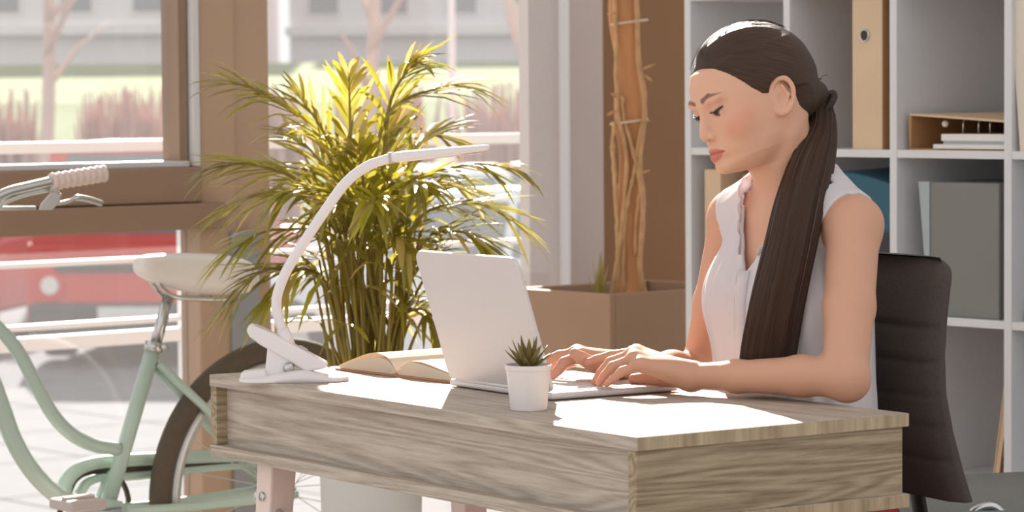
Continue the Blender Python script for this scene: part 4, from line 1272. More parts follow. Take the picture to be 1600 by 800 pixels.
# ------------------------------------------------------------------ the woman
class Grid:
    """sampled distance field, meshed with surface nets"""
    def __init__(s, lo, hi, h):
        s.lo = np.asarray(lo, float); s.h = h
        s.n = [int(math.ceil((b - a) / h)) + 1 for a, b in zip(lo, hi)]
        s.D = np.full(s.n, 0.03, np.float32)
        s.ax = [s.lo[i] + np.arange(s.n[i]) * h for i in range(3)]

    def sub(s, lo, hi):
        sl = []
        for i in range(3):
            a = max(0, int((lo[i] - s.lo[i]) / s.h)); b = min(s.n[i], int((hi[i] - s.lo[i]) / s.h) + 2)
            if b <= a: return None
            sl.append(slice(a, b))
        X = s.ax[0][sl[0]][:, None, None].astype(np.float32); Y = s.ax[1][sl[1]][None, :, None].astype(np.float32); Zc = s.ax[2][sl[2]][None, None, :].astype(np.float32)
        return tuple(sl), X, Y, Zc

    def put(s, sl, d, k=0.01, op='u'):
        D = s.D[sl]
        if op == 'u':
            h = np.clip(0.5 + 0.5 * (D - d) / k, 0, 1) if k > 0 else (d < D)
            s.D[sl] = D * (1 - h) + d * h - k * h * (1 - h)
        elif op == 's':
            h = np.clip(0.5 - 0.5 * (D + d) / k, 0, 1)
            s.D[sl] = D * (1 - h) - d * h + k * h * (1 - h)
        elif op == 'i':
            s.D[sl] = np.maximum(D, d)

    def cap(s, a, b, ra, rb=None, k=0.01, op='u'):
        rb = ra if rb is None else rb
        a = np.asarray(a, float); b = np.asarray(b, float); m = max(ra, rb) + k + 0.012
        g = s.sub(np.minimum(a, b) - m, np.maximum(a, b) + m)
        if g is None: return
        sl, X, Y, Zc = g
        ba = b - a; L2_ = float(ba @ ba) + 1e-12
        t = np.clip(((X - a[0]) * ba[0] + (Y - a[1]) * ba[1] + (Zc - a[2]) * ba[2]) / L2_, 0, 1)
        d = np.sqrt((X - a[0] - ba[0] * t) ** 2 + (Y - a[1] - ba[1] * t) ** 2 + (Zc - a[2] - ba[2] * t) ** 2) - (ra + (rb - ra) * t)
        s.put(sl, d, k, op)

    def chain(s, P, R, k=0.008):
        for i in range(len(P) - 1):
            s.cap(P[i], P[i + 1], R[i], R[i + 1], k)

    def ell(s, c, r, M=None, k=0.01, op='u'):
        """ellipsoid; rows of M are its axes"""
        c = np.asarray(c, float); r = np.asarray(r, float)
        m = float(max(r)) + k + 0.012
        g = s.sub(c - m, c + m)
        if g is None: return
        sl, X, Y, Zc = g
        M = np.eye(3) if M is None else np.asarray(M)
        q = [((X - c[0]) * M[i, 0] + (Y - c[1]) * M[i, 1] + (Zc - c[2]) * M[i, 2]) for i in range(3)]
        k0 = np.sqrt(sum((q[i] / r[i]) ** 2 for i in range(3))); k1 = np.sqrt(sum((q[i] / r[i] ** 2) ** 2 for i in range(3))) + 1e-6
        s.put(sl, k0 * (k0 - 1) / k1, k, op)

    def mesh(s):
        D = s.D; S = D < 0
        c = [(i, j, k) for i in (0, 1) for j in (0, 1) for k in (0, 1)]
        nx, ny, nz = s.n
        def sh(A, o): return A[o[0]:nx - 1 + o[0], o[1]:ny - 1 + o[1], o[2]:nz - 1 + o[2]]
        anyv = sh(S, c[0]).copy(); allv = sh(S, c[0]).copy()
        for o in c[1:]:
            anyv |= sh(S, o); allv &= sh(S, o)
        I, J, K = np.nonzero(anyv & ~allv)
        vals = {o: D[I + o[0], J + o[1], K + o[2]] for o in c}
        acc = np.zeros((len(I), 3)); cnt = np.zeros(len(I))
        for o in c:
            for a in range(3):
                if o[a]: continue
                e = list(o); e[a] = 1; e = tuple(e)
                d0, d1 = vals[o], vals[e]
                w = (d0 < 0) != (d1 < 0)
                t = np.where(w, d0 / np.where(w, d0 - d1, 1), 0)
                p = np.tile(np.array(o, float), (len(I), 1)); p[:, a] = t
                acc += p * w[:, None]; cnt += w
        V = s.lo + (np.stack([I, J, K], 1) + acc / cnt[:, None]) * s.h
        idx = np.full((nx - 1, ny - 1, nz - 1), -1, np.int32); idx[I, J, K] = np.arange(len(I))
        F = []
        for a in range(3):
            b_, c_ = (a + 1) % 3, (a + 2) % 3
            s0 = [slice(None)] * 3; s1 = [slice(None)] * 3
            s0[a] = slice(0, s.n[a] - 1); s1[a] = slice(1, s.n[a])
            for q in (b_, c_):
                s0[q] = slice(1, s.n[q] - 1); s1[q] = slice(1, s.n[q] - 1)
            A, B = S[tuple(s0)], S[tuple(s1)]
            w = np.nonzero(A != B)
            flip = A[w]
            p = [None] * 3
            p[a] = w[a]; p[b_] = w[b_] + 1; p[c_] = w[c_] + 1
            def g(db, dc):
                q = [None] * 3; q[a] = p[a]; q[b_] = p[b_] - db; q[c_] = p[c_] - dc
                return idx[q[0], q[1], q[2]]
            q4 = np.stack([g(1, 1), g(0, 1), g(0, 0), g(1, 0)], 1)
            q4[~flip] = q4[~flip][:, ::-1]
            F.append(q4)
        F = np.concatenate(F)
        F = F[(F >= 0).all(1)]
        return V, F


def np_mesh(name, V, F, m, parent, attrs=None, smooth_it=0):
    if parent is not None:
        inv = np.array(wmat(parent).inverted()); V = V @ inv[:3, :3].T + inv[:3, 3]
    me = bpy.data.meshes.new(name)
    me.vertices.add(len(V)); me.vertices.foreach_set('co', V.astype(np.float32).ravel())
    k = F.shape[1]
    me.loops.add(F.size); me.loops.foreach_set('vertex_index', F.astype(np.int32).ravel())
    me.polygons.add(len(F)); me.polygons.foreach_set('loop_start', np.arange(0, F.size, k, dtype=np.int32))
    me.update(calc_edges=True)
    me.validate()
    me.polygons.foreach_set('use_smooth', np.ones(len(me.polygons), bool))
    for an, (ty, arr) in (attrs or {}).items():
        at_ = me.attributes.new(an, ty, 'POINT')
        at_.data.foreach_set('color' if ty == 'FLOAT_COLOR' else 'vector', arr.astype(np.float32).ravel())
    me.materials.append(m)
    o = bpy.data.objects.new(name, me); COL.objects.link(o); o.parent = parent
    return o


def smooth_verts(V, F, it=2, lam=0.5):
    for _ in range(it):
        S_ = np.zeros_like(V); N = np.zeros(len(V))
        for i in range(4):
            np.add.at(S_, F[:, i], V[F[:, (i + 1) % 4]] + V[F[:, i - 1]]); np.add.at(N, F[:, i], 2)
        V = V * (1 - lam) + lam * S_ / np.maximum(N, 1)[:, None]
    return V


# head axes (rows: forward, left, up) and ear-midpoint origin, measured from the photo
HO = np.array([0.36925, 4.59346, 1.17679])
HM = np.array([[-0.86397629, -0.42138939, -0.27563736], [0.39421881, -0.90663061, 0.15037446], [-0.31326746, 0.02125854, 0.94942697]])
def H(f, l, u): return HO + f * HM[0] + l * HM[1] + u * HM[2]
# body axes (torso centre)
CB = CB + bL * .020 - bF * .012
def B(f, l, z): return CB + bF * (f + (z - 0.75) * 0.06) + bL * l + np.array([0, 0, z])
BM = np.array([bF, bL, Z_])

U_f = np.array([-.086, -.082, -.076, -.067, -.058, -.051, -.044, -.036, -.026, -.015, 0, .0145, .025, .0377, .06, .0867, .105, .12, .135])
F_f = np.array([.052, .066, .082, .0885, .0865, .0890, .0900, .0890, .0880, .0870, .0855, .0830, .0850, .0880, .0848, .0725, .050, .02, -.02])
U_b = np.array([-.09, -.07, -.05, -.02, .03, .07, .1, .135]); F_b = np.array([.02, -.01, -.046, -.080, -.096, -.086, -.066, -.03])
U_w = np.array([-.086, -.080, -.072, -.062, -.045, -.02, 0, .03, .06, .09, .115, .135]); W_w = np.array([.018, .030, .0405, .0495, .0570, .0640, .0675, .0705, .0695, .058, .040, .01])


def head_base(f, l, u):
    """pseudo-distance of the bare head (cranium + lofted face) in head axes"""
    Ff = np.interp(u, U_f, F_f); Fb = np.interp(u, U_b, F_b); Wd = np.interp(u, U_w, W_w)
    F0 = np.interp(u, [-.09, -.06, -.03, 0, .1], [.034, .026, .012, .0, -.01])
    a = np.where(f > F0, (f - F0) / np.maximum(Ff - F0, .004), (F0 - f) / np.maximum(F0 - Fb, .004))
    p = np.where(f > F0, np.interp(u, [-.09, -.06, -.03, .02, .08], [1.75, 1.85, 2.15, 2.45, 2.2]), 2.0)
    rho = (np.abs(a) ** p + (np.abs(l) / Wd) ** p) ** (1 / p)
    d1 = (rho - 1) * np.minimum(Wd, np.maximum(np.minimum(Ff - F0, F0 - Fb + .0), .01)) * 0.9
    d1 = np.maximum(d1, np.maximum(-.084 - u, u - .075))
    q0, q1, q2 = (f + .0095) / .0925, l / .0715, (u - .036) / .086
    k0 = np.sqrt(q0 ** 2 + q1 ** 2 + q2 ** 2); k1 = np.sqrt((q0 / .0925) ** 2 + (q1 / .0715) ** 2 + (q2 / .086) ** 2) + 1e-6
    d2 = k0 * (k0 - 1) / k1
    k = .014
    h = np.clip(.5 + .5 * (d2 - d1) / k, 0, 1)
    return d2 * (1 - h) + d1 * h - k * h * (1 - h)


def local_head(X, Y, Zc):
    return [((X - HO[0]) * HM[i, 0] + (Y - HO[1]) * HM[i, 1] + (Zc - HO[2]) * HM[i, 2]) for i in range(3)]


wloc = CB + np.array([0, 0, 0.0])
person = thing('person', 'woman in a white sleeveless blouse typing on the laptop at the desk', 'person', wloc)

# ---- head, neck and upper chest
G = Grid(HO + np.array([-.16, -.16, -.30]), HO + np.array([.24, .19, .15]), 0.00145)
g = G.sub(HO - .17, HO + .17)
sl, X, Y, Zc = g
f_, l_, u_ = local_head(X, Y, Zc)
G.put(sl, head_base(f_, l_, u_).astype(np.float32), 0.004)
for s in (-1, 1):
    G.ell(H(.050, s * .040, -.010), (.022, .020, .022), HM, k=.018)                 # cheek
    G.ell(H(.0915, s * .030, .0205), (.0105, .0160, .0080), HM, k=.012, op='s')    # eye socket
    G.ell(H(.0705, s * .0305, .0160), (.0136, .0155, .0112), HM, k=.005)           # lid over the eyeball
    G.ell(H(.078, s * .031, .034), (.008, .017, .005), HM, k=.012)                 # brow
    for a, b in (((.0835, s * .0170, .0140), (.0855, s * .030, .0118)), ((.0855, s * .030, .0118), (.0775, s * .0450, .0160))):
        G.cap(H(*a), H(*b), 0.0017, .0014, k=.0014, op='s')                           # eye opening
    G.ell(H(.0865, s * .0115, -.0185), (.0095, .0065, .0068), HM, k=.005)          # nostril wing
G.cap(H(.0815, 0, .024), H(.0928, 0, -.008), .0066, .0070, k=.009)
G.cap(H(.0928, 0, -.008), H(.0955, 0, -.0150), .0070, .0078, k=.006)
G.cap(H(.0940, 0, -.0190), H(.088, 0, -.0265), .0050, .0045, k=.006)
for s in (-1, 1):
    G.ell(H(.0915, s * .0060, -.0255), (.0035, .0026, .0032), HM, k=.002, op='s')
    G.cap(H(.0885, s * .003, -.0405), H(.0800, s * .0200, -.0452), .0072, .0045, k=.005)
    G.cap(H(.0885, 0, -.0515), H(.0790, s * .0180, -.0470), .0080, .0050, k=.005)
    G.cap(H(.0972, 0, -.0452), H(.0940, s * .010, -.0448), .0013, .0013, k=.002, op='s')
    G.cap(H(.0940, s * .010, -.0448), H(.0840, s * .0220, -.0458), .0013, .0011, k=.002, op='s')
G.ell(H(.0780, 0, -.0690), (.0125, .016, .0105), HM, k=.012)
# ears
EAR = [(0.004, .067, .006), (.003, .0715, .020), (-.008, .0775, .0305), (-.021, .0815, .0275), (-.0275, .0815, .012), (-.0235, .0775, -.006), (-.012, .0715, -.0185), (-.001, .0675, -.0175), (.004, .065, -.006)]
EARR = [.0038, .0036, .0036, .0036, .0034, .0034, .0050, .0048, .0035]
_es = spline([list(a) + [b] for a, b in zip(EAR, EARR)], 33); EAR = [tuple(a[:3]) for a in _es]; EARR = [a[3] for a in _es]
for s in (-1, 1):
    for i in range(len(EAR) - 1):
        a = EAR[i]; b = EAR[i + 1]
        G.cap(H(a[0], s * a[1], a[2]), H(b[0], s * b[1], b[2]), EARR[i], EARR[i + 1], k=.002)
    G.ell(H(-.011, s * .0705, .004), (.0165, .0045, .0225), HM, k=.004)
    G.cap(H(-.013, s * .0775, .020), H(-.0185, s * .0775, .004), .0026, .0026, k=.003)
    G.cap(H(-.0185, s * .0775, .004), H(-.012, s * .0745, -.008), .0026, .0026, k=.003)
    G.ell(H(-.007, s * .0765, .002), (.0065, .004, .0085), HM, k=.003, op='s')
# neck and the skin of the chest
nb = B(-.005, 0, 1.045)
G.cap(H(-.026, 0, -.035), B(-.016, 0, 1.045), .0475, .050, k=.022)
G.cap(H(-.006, 0, -.050), B(.004, 0, 1.03), .034, .038, k=.02)
G.cap(H(-.020, .036, -.055), B(.034, .012, 1.028), .011, .010, k=.016)
for s in (-1, 1):
    G.cap(B(-.02, s * .03, 1.055), B(-.01, s * .110, 1.005), .046, .036, k=.03)
    G.cap(B(.046, s * .012, 1.012), B(.02, s * .10, 1.024), .009, .008, k=.012)       # collarbones
G.ell(B(-.006, 0, .93), (.086, .120, .13), BM, k=.03)
V1, F1 = G.mesh()
q = (V1 - HO) @ HM.T
SK_LIT = np.array(lin(222, 171, 143)[:3])  # face skin lighter than the arms: its brighter light is in the colour
col = np.tile(SK_LIT, (len(V1), 1))


def blend(mask, c):
    global col
    mask = np.clip(mask, 0, 1)[:, None]
    col = col * (1 - mask) + np.array(lin(*c)[:3]) * mask


def segd(P, a, b):
    a = np.array(a); b = np.array(b); ba = b - a
    t = np.clip(((P - a) @ ba) / (ba @ ba), 0, 1)
    return np.linalg.norm(P - a - t[:, None] * ba, axis=1), t


for s in (-1, 1):
    d, _ = segd(q, (.066, s * .046, -.016), (.05, s * .056, -.004)); blend(0.55 * np.exp(-(d / .017) ** 2), (216, 132, 108))     # blush
    d, _ = segd(q, (.088, s * .022, .0225), (.08, s * .042, .0225)); blend(0.30 * np.exp(-(d / .0065) ** 2), (196, 136, 110))     # browner band over the upper lid
    # eyebrow: thick inside, thin outside
    for a, b, wa, wb in (((.0865, s * .0125, .0345), (.0815, s * .030, .0400), .0048, .0046), ((.0815, s * .030, .0400), (.0665, s * .0490, .0385), .0046, .0016)):
        P2 = q[:, 1:]; aa = np.array(a)[1:]; bb = np.array(b)[1:]
        t = np.clip(((P2 - aa) @ (bb - aa)) / ((bb - aa) @ (bb - aa)), 0, 1)
        d = np.linalg.norm(P2 - aa - t[:, None] * (bb - aa), axis=1)
        w = wa + (wb - wa) * t
        blend(np.where(q[:, 0] > .04, 0.85 * np.clip((w - d) / .0022, 0, 1), 0), (112, 76, 58))
    # dark lash line along the opening
    for a, b in (((.0840, s * .0165, .0152), (.0865, s * .030, .0140)), ((.0865, s * .030, .0140), (.0770, s * .0465, .0180))):
        d, _ = segd(q, a, b); blend(0.85 * np.clip((.0030 - d) / .0016, 0, 1), (74, 48, 38))
L2q = np.abs(q[:, 1]) / .0225
utop = -.0362 - .0082 * L2q ** 2 - .0012 * np.exp(-(q[:, 1] / .0035) ** 2)
ubot = -.0592 + .0135 * L2q ** 2
lipm = np.clip((utop - q[:, 2]) / .0013, 0, 1) * np.clip((q[:, 2] - ubot) / .0016, 0, 1) * (q[:, 0] > .07) * (L2q < 1.05)
blend(.85 * lipm, (204, 108, 96))
d, _ = segd(q, (.0965, 0, -.0450), (.0840, .0220, -.0458)); blend(0.6 * np.clip((.0026 - d) / .0015, 0, 1), (150, 66, 56))
d, _ = segd(q, (.0965, 0, -.0450), (.0840, -.0220, -.0458)); blend(0.6 * np.clip((.0026 - d) / .0015, 0, 1), (150, 66, 56))
col1 = col

# ---- arms and hands
def arm_grid(pts_lo, pts_hi, h=0.0018):
    return Grid(np.asarray(pts_lo), np.asarray(pts_hi), h)


def hand(Gd, wrist, mcps, fingers, thumb, rads):
    """fingers: list of joint lists (pip, dip, tip); palm webs the knuckles to the wrist"""
    for m_, r in zip(mcps, (.0125, .0125, .0120, .0110)):
        Gd.cap(wrist, m_, .0185, r, k=.010)
    for i in range(3):
        Gd.cap(mcps[i], mcps[i + 1], .0105, .0100, k=.008)
    for m_, fg, r in zip(mcps, fingers, rads):
        P = [m_] + fg
        R = [r * 1.14, r * 1.04, r * .92, r * .74]
        for i in range(3):
            Gd.cap(P[i], P[i + 1], R[i], R[i + 1], k=.0022 if i else .004)
    R = [.0150, .0118, .0098, .0080]
    Gd.cap(wrist, thumb[0], .016, R[0], k=.010)
    for i in range(3):
        Gd.cap(thumb[i], thumb[i + 1], R[i], R[i + 1], k=.003)


# left arm (nearer)
LSh = B(-.002, .146, 1.002); LEl = np.array([.482, 4.372, .788]); LWr = at(1080, 588, 4.512)
GA = arm_grid((.07, 4.29, .745), (.58, 4.66, 1.075))
GA.cap(LSh, LSh * .45 + LEl * .55, .0400, .0372, k=.01)
GA.cap(LSh * .45 + LEl * .55, LEl, .0372, .0325, k=.012)
GA.ell(LEl + np.array([.004, -.002, -.006]), (.030, .030, .030), None, k=.014)
FAm = LEl * .72 + LWr * .28 + np.array([0, 0, .001])
GA.cap(LEl, FAm, .0305, .0290, k=.012)
GA.cap(FAm, LEl * .3 + LWr * .7, .0290, .0235, k=.012)
GA.cap(LEl * .3 + LWr * .7, LWr, .0235, .0190, k=.010)
GA.cap(LSh, LSh + (CB + np.array([0, 0, 1.0]) - LSh) * .45, .042, .046, k=.02)
GA.ell(LWr + np.array([.006, -.006, .012]), (.008, .008, .006), None, k=.008)
mc = [at(995, 551, 4.560), at(990, 554, 4.540), at(992, 561, 4.518), at(1001, 570, 4.498)]
fg = [[at(955, 556, 4.578), at(932, 562, 4.582), at(919, 566, 4.584)],
      [at(954, 566, 4.552), at(938, 584, 4.548), at(930, 596, 4.545)],
      [at(957, 573, 4.526), at(944, 588, 4.520), at(936, 598, 4.517)],
      [at(972, 580, 4.502), at(958, 592, 4.498), at(948, 600, 4.496)]]
th = [at(1052, 590, 4.545), at(1026, 592, 4.570), at(1006, 592, 4.580), at(990, 592, 4.586)]
hand(GA, LWr, mc, fg, th, (.0080, .0082, .0078, .0068))
V2, F2 = GA.mesh()
# right arm (farther)
RSh = B(-.006, -.136, 1.004); REl = np.array([.302, 4.845, .752]); RWr = at(982, 572, 4.668)
GB = arm_grid((.02, 4.55, .705), (.46, 4.95, 1.075))
GB.cap(RSh, RSh * .45 + REl * .55, .0415, .0360, k=.01)
GB.cap(RSh * .45 + REl * .55, REl, .0360, .0320, k=.012)
GB.cap(REl, REl * .6 + RWr * .4, .0315, .0295, k=.012)
GB.cap(REl * .6 + RWr * .4, RWr, .0295, .0190, k=.012)
GB.cap(RSh, RSh + (CB + np.array([0, 0, 1.0]) - RSh) * .45, .042, .046, k=.02)
mc = [at(908, 556, 4.618), at(902, 552, 4.640), at(902, 555, 4.662), at(908, 562, 4.682)]
fg = [[at(881, 566, 4.606), at(870, 580, 4.602), at(864, 588, 4.600)],
      [at(874, 556, 4.640), at(858, 562, 4.640), at(847, 569, 4.638)],
      [at(875, 562, 4.664), at(862, 573, 4.664), at(855, 582, 4.663)],
      [at(884, 570, 4.686), at(873, 580, 4.686), at(867, 587, 4.686)]]
th = [at(955, 577, 4.632), at(926, 569, 4.605), at(908, 559, 4.598), at(897, 552, 4.596)]
hand(GB, RWr, mc, fg, th, (.0080, .0082, .0078, .0068))
V3, F3 = GB.mesh()


def skin_cols(V, tips):
    c = np.tile(np.array(lin(208, 158, 131)[:3]), (len(V), 1))  # arm skin darker than the face: its weaker light is in the colour
    for t in tips:
        d = np.linalg.norm(V - t, axis=1); w = (0.45 * np.exp(-(d / .018) ** 2))[:, None]
        c = c * (1 - w) + np.array(lin(226, 146, 122)[:3]) * w
    return c


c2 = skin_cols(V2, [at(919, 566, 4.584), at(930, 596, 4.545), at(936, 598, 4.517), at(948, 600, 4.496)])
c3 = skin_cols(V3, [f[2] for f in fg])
V1 = smooth_verts(V1, F1, 1, 0.35); V2 = smooth_verts(V2, F2, 2); V3 = smooth_verts(V3, F3, 2)
V = np.vstack([V1, V2, V3]); F = np.vstack([F1, F2 + len(V1), F3 + len(V1) + len(V2)])
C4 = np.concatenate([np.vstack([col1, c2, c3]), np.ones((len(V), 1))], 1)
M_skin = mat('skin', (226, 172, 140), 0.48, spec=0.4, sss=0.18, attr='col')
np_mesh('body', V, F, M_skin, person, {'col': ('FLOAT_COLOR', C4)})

# eyes and lashes
M_eye = mat('eye_white', (112, 88, 76), 0.4)
M_iris = mat('dark_brown_iris', (52, 34, 26), 0.15)
M_hair_s = mat('dark_brown_lash', (48, 34, 28), 0.6)
for s in (-1, 1):
    ey = MB().ball(H(.0716, s * .0305, .0140), .0122, 20, 12, HM).build('eyeball', M_eye, person, world=True, smooth=True)
    MB().ball(H(.0796, s * .0295, .0122), (.0050, .0085, .0048), 14, 8, HM).build('iris', M_iris, ey, world=True, smooth=True)
    P = [H(f, s * l, u) for f, l, u in ((.0838, .0160, .0152), (.0858, .0230, .0142), (.0862, .0305, .0140), (.0838, .0380, .0152), (.0785, .0455, .0182), (.0765, .0480, .0198))]
    MB().tube(spline(P, 18), [.0006] + [.0011] * 15 + [.0008, .0004], 6).build('eyelash', M_hair_s, person, world=True, smooth=True)

# ---- blouse
M_blouse = mat('white_cotton_blouse', (238, 232, 234), 0.8, bump=0.25, bscale=500, trans=0.30)
GC = Grid(CB + np.array([-.24, -.24, .50]), CB + np.array([.24, .24, 1.09]), 0.0022)
GC.D[:] = 0.06


def blouse_body(Gx):
    Gx.ell(B(-.004, 0, .88), (.096, .126, .20), BM, k=.02)
    for s in (-1, 1):
        Gx.cap(B(-.012, s * .02, 1.018), B(-.006, s * .140, 1.002), .050, .0385, k=.02)
        Gx.ell(B(.040, s * .060, .880), (.052, .056, .060), BM, k=.05)
        Gx.cap(B(-.02, s * .03, 1.055), B(-.01, s * .110, 1.010), .043, .036, k=.02)
    Gx.ell(B(.012, 0, .68), (.108, .130, .20), BM, k=.05)
    Gx.ell(B(.0, 0, .54), (.125, .165, .14), BM, k=.05)
    Gx.cap(B(-.004, 0, 1.02), B(-.004, 0, 1.075), .062, .054, k=.015)


blouse_body(GC)
X = GC.ax[0][:, None, None]; Y = GC.ax[1][None, :, None]; Zc = GC.ax[2][None, None, :]
bf = (X - CB[0]) * bF[0] + (Y - CB[1]) * bF[1] - (Zc - .75) * .06
bl_ = (X - CB[0]) * bL[0] + (Y - CB[1]) * bL[1]
phi = np.arctan2(bl_, bf)
zz_ = Zc + 0 * bf
fold = (np.sin(phi * 17 + 2.2 * np.sin(zz_ * 11 + phi)) * .55 + np.sin(phi * 29 + 1.3 + zz_ * 6) * .45) * .0034
fold = fold * np.clip((1.03 - zz_) / .12, 0.25, 1)
fold = fold + .0035 * np.sin(zz_ * 42 + phi * 7) * np.clip((.74 - zz_) / .10, 0, 1)
D0 = GC.D - 0.010 + fold
sh_ = np.maximum(D0, -(D0 + 0.0058))
# V opening at the front and the neck hole
half_w = np.clip((zz_ - .925) * .42, 0, None) * np.where(bl_ > .008, 1.45, 1.0) + np.where(zz_ > 1.03, .014, 0)
VC = .008
vcut = np.where(bf > 0.0, np.abs(bl_ - VC) - half_w, 1.0)
sh_ = np.maximum(sh_, -np.where(zz_ > .925, vcut, 1.0))
rim_z = np.where(bf > -.02, 1.104 - .62 * np.clip(bf + .02, 0, .055), 1.104)
sh_ = np.maximum(sh_, zz_ - rim_z)
lcut = np.interp(zz_, [.80, .855, .885, .92, .96, .995, 1.02, 1.06], [.25, .25, .165, .134, .120, .118, .132, .146])
for sg in (1, -1):
    sh_ = np.maximum(sh_, (sg * bl_ - lcut + np.where(bf < 0, -.006, .0)) * .8)
sh_ = np.maximum(sh_, .66 - zz_)
GC.D = sh_.astype(np.float32)
Vb, Fb_ = GC.mesh()
Vb = smooth_verts(Vb, Fb_, 2)
blouse = np_mesh('blouse', Vb, Fb_, M_blouse, person)
# ruffled stand collar: a wavy strip along the opening and round the neck
edge = []
for z in np.linspace(.955, 1.045, 14):
    hwv = (z - .925) * .42 + (.010 if z > 1.02 else .006)
    edge.append((z, hwv))


def surf_f(l, z):
    """front surface of the blouse near the opening"""
    i = lambda v, a: int(round((v - a[0]) / GC.h))
    best = None
    for f in np.arange(.20, -.02, -.0015):
        p = B(f, l, z)
        ii = [i(p[k], GC.ax[k]) for k in range(3)]
        if all(0 <= ii[k] < GC.n[k] for k in range(3)) and D0[ii[0], ii[1], ii[2]] < 0: return f
    return 0.0


for sg in (1, -1):
    pts = []
    dz_ = -.024 if sg > 0 else 0.0
    for z, hwv in [(.955 + (e_[0] - .955) * (.75 if sg > 0 else 1), e_[1]) for e_ in edge]:
        l = sg * hwv * (1.4 if sg > 0 else 1) + VC
        pts.append(B(surf_f(l, z) + .001, l, z))
    # continue round the neck to the back
    for a in np.linspace(50, 175, 10):
        r1 = .061
        pts.append(B(-.006 + r1 * math.cos(math.radians(a)), sg * r1 * math.sin(math.radians(a)), 1.052 + dz_ * (175 - a) / 125 + .026 * (a - 50) / 125))
    pts = spline(pts, 70)
    secs = []
    ctr = B(-.01, 0, 0)
    for i, p in enumerate(pts):
        out = p - ctr; out[2] = 0; out /= np.linalg.norm(out)
        hgt = .006 + .016 * min(1, i / 34)
        wv = .0014 * math.sin(i * 0.62) + .0008 * math.sin(i * 1.3)
        lat = bL * sg * 0.12
        top = p + Z_ * hgt + out * (wv + .003) - lat * hgt * .8
        midp = p + Z_ * hgt * .5 + out * (wv * .5 + .0035) - lat * hgt * .3
        secs.append([p - out * .002, midp - out * .0012, top - out * .001, top + out * .001, midp + out * .0012, p + out * .002])
    MB().loft(secs).build('collar', M_blouse, person, world=True, smooth=True)
# button placket
pts = [B(surf_f(VC, z) + .0015, VC, z) for z in np.linspace(.66, .932, 24)]
pts2 = []
for z in np.linspace(.66, .932, 24):
    pts2.append([B(surf_f(l, z) + e, l, z) for l, e in ((VC - .012, .0012), (VC - .010, .0035), (VC + .010, .0035), (VC + .012, .0012), (VC + .010, -.002), (VC - .010, -.002))])
MB().loft(pts2).build('placket', M_blouse, person, world=True, smooth=True)

# ---- trousers: hips, thighs and lower legs under the desk
M_trs = mat('red_trousers', (150, 46, 44), 0.85, var=0.08, vscale=30, bump=0.2)
GT = Grid(B(0, 0, 0) + np.array([-.62, -.55, 0.03]), B(0, 0, 0) + np.array([.32, .32, .70]), 0.006)
GT.ell(B(-.01, 0, .545), (.125, .160, .085), BM, k=.03)
GT.ell(B(-.004, 0, .62), (.104, .122, .10), BM, k=.03)
for s in (-1, 1):
    kn = B(.40, s * .09, .475); hp_ = B(.02, s * .080, .530); an = B(.42, s * .10, .10)
    GT.cap(hp_, kn, .078, .056, k=.03); GT.cap(kn, an, .056, .042, k=.02)
Vt, Ft = GT.mesh()
np_mesh('trousers', smooth_verts(Vt, Ft, 2), Ft, M_trs, person)
M_shoe = mat('black_shoe', (40, 38, 40), 0.4)
for s in (-1, 1):
    secs = []
    for t in np.linspace(0, 1, 10):
        c = B(.39 + .22 * t, s * .10, 0)
        w = .036 * math.sqrt(max(.05, 1 - (2 * t - 1) ** 4)); h = .075 * (1 - t) + .035
        secs.append([np.array([c[0], c[1], 0]) + bL * w * math.cos(a) + Z_ * (max(0, math.sin(a)) * h) for a in np.linspace(0, 2 * math.pi, 14, endpoint=False)])
    MB().loft(secs).build('shoe', M_shoe, person, world=True, smooth=True)

# ---- hair: sleek cap pulled back to a low knot
M_hair = hairmat('dark_brown_hair', (34, 22, 16), (92, 64, 46))
GH = Grid(HO - np.array([.16, .16, .12]), HO + np.array([.18, .16, .16]), 0.0019)
X = GH.ax[0][:, None, None]; Y = GH.ax[1][None, :, None]; Zc = GH.ax[2][None, None, :]
f_, l_, u_ = local_head(X, Y, Zc)
hb_ = head_base(f_, l_, u_)
line = np.interp(u_, [-.07, -.045, -.01, .010, .014, .018, .030, .045, .060, .075, .0867, .11], [-.055, -.048, -.040, -.034, .010, .020, .032, .043, .0545, .0665, .0755, .09])
dist = line - f_
thick = np.where(dist > 0, np.minimum(.0095, .0004 + dist * .26), -.004)
GH.D = (hb_ - thick).astype(np.float32)
GH.D = np.maximum(GH.D, (-.055 - u_).astype(np.float32))
for s in (-1, 1):
    GH.ell(H(-.010, s * .081, .004), (.0235, .017, .030), HM, k=.004, op='s')
KN = H(-.104, .002, -.012)
GH.ell(H(-.082, 0, -.006), (.026, .034, .030), HM, k=.02)
GH.ell(KN, (.024, .023, .026), HM, k=.008)
Vh, Fh = GH.mesh()
Vh = smooth_verts(Vh, Fh, 2)
q = (Vh - HO) @ HM.T
ax_ = np.array([.185, 0, .105]); ax_ /= np.linalg.norm(ax_)
kq = np.array([-.1075, 0, -.010])
r = q - kq; al = r @ ax_; pr = r - al[:, None] * ax_
e1 = np.array([0, 1.0, 0]); e2 = np.cross(ax_, e1)
ang = np.arctan2(pr @ e2, pr @ e1)
st = np.stack([ang * 3.0, al * 12, np.zeros(len(al))], 1)
np_mesh('hair', Vh, Fh, M_hair, person, {'strand': ('FLOAT_VECTOR', st)})
M_band = mat('dark_hair_band', (40, 28, 24), 0.6)
kd = HM[0] * -.6 + HM[2] * -.8
ra_ = np.cross(kd, HM[1]); ra_ /= np.linalg.norm(ra_)
kc = KN + kd * .022
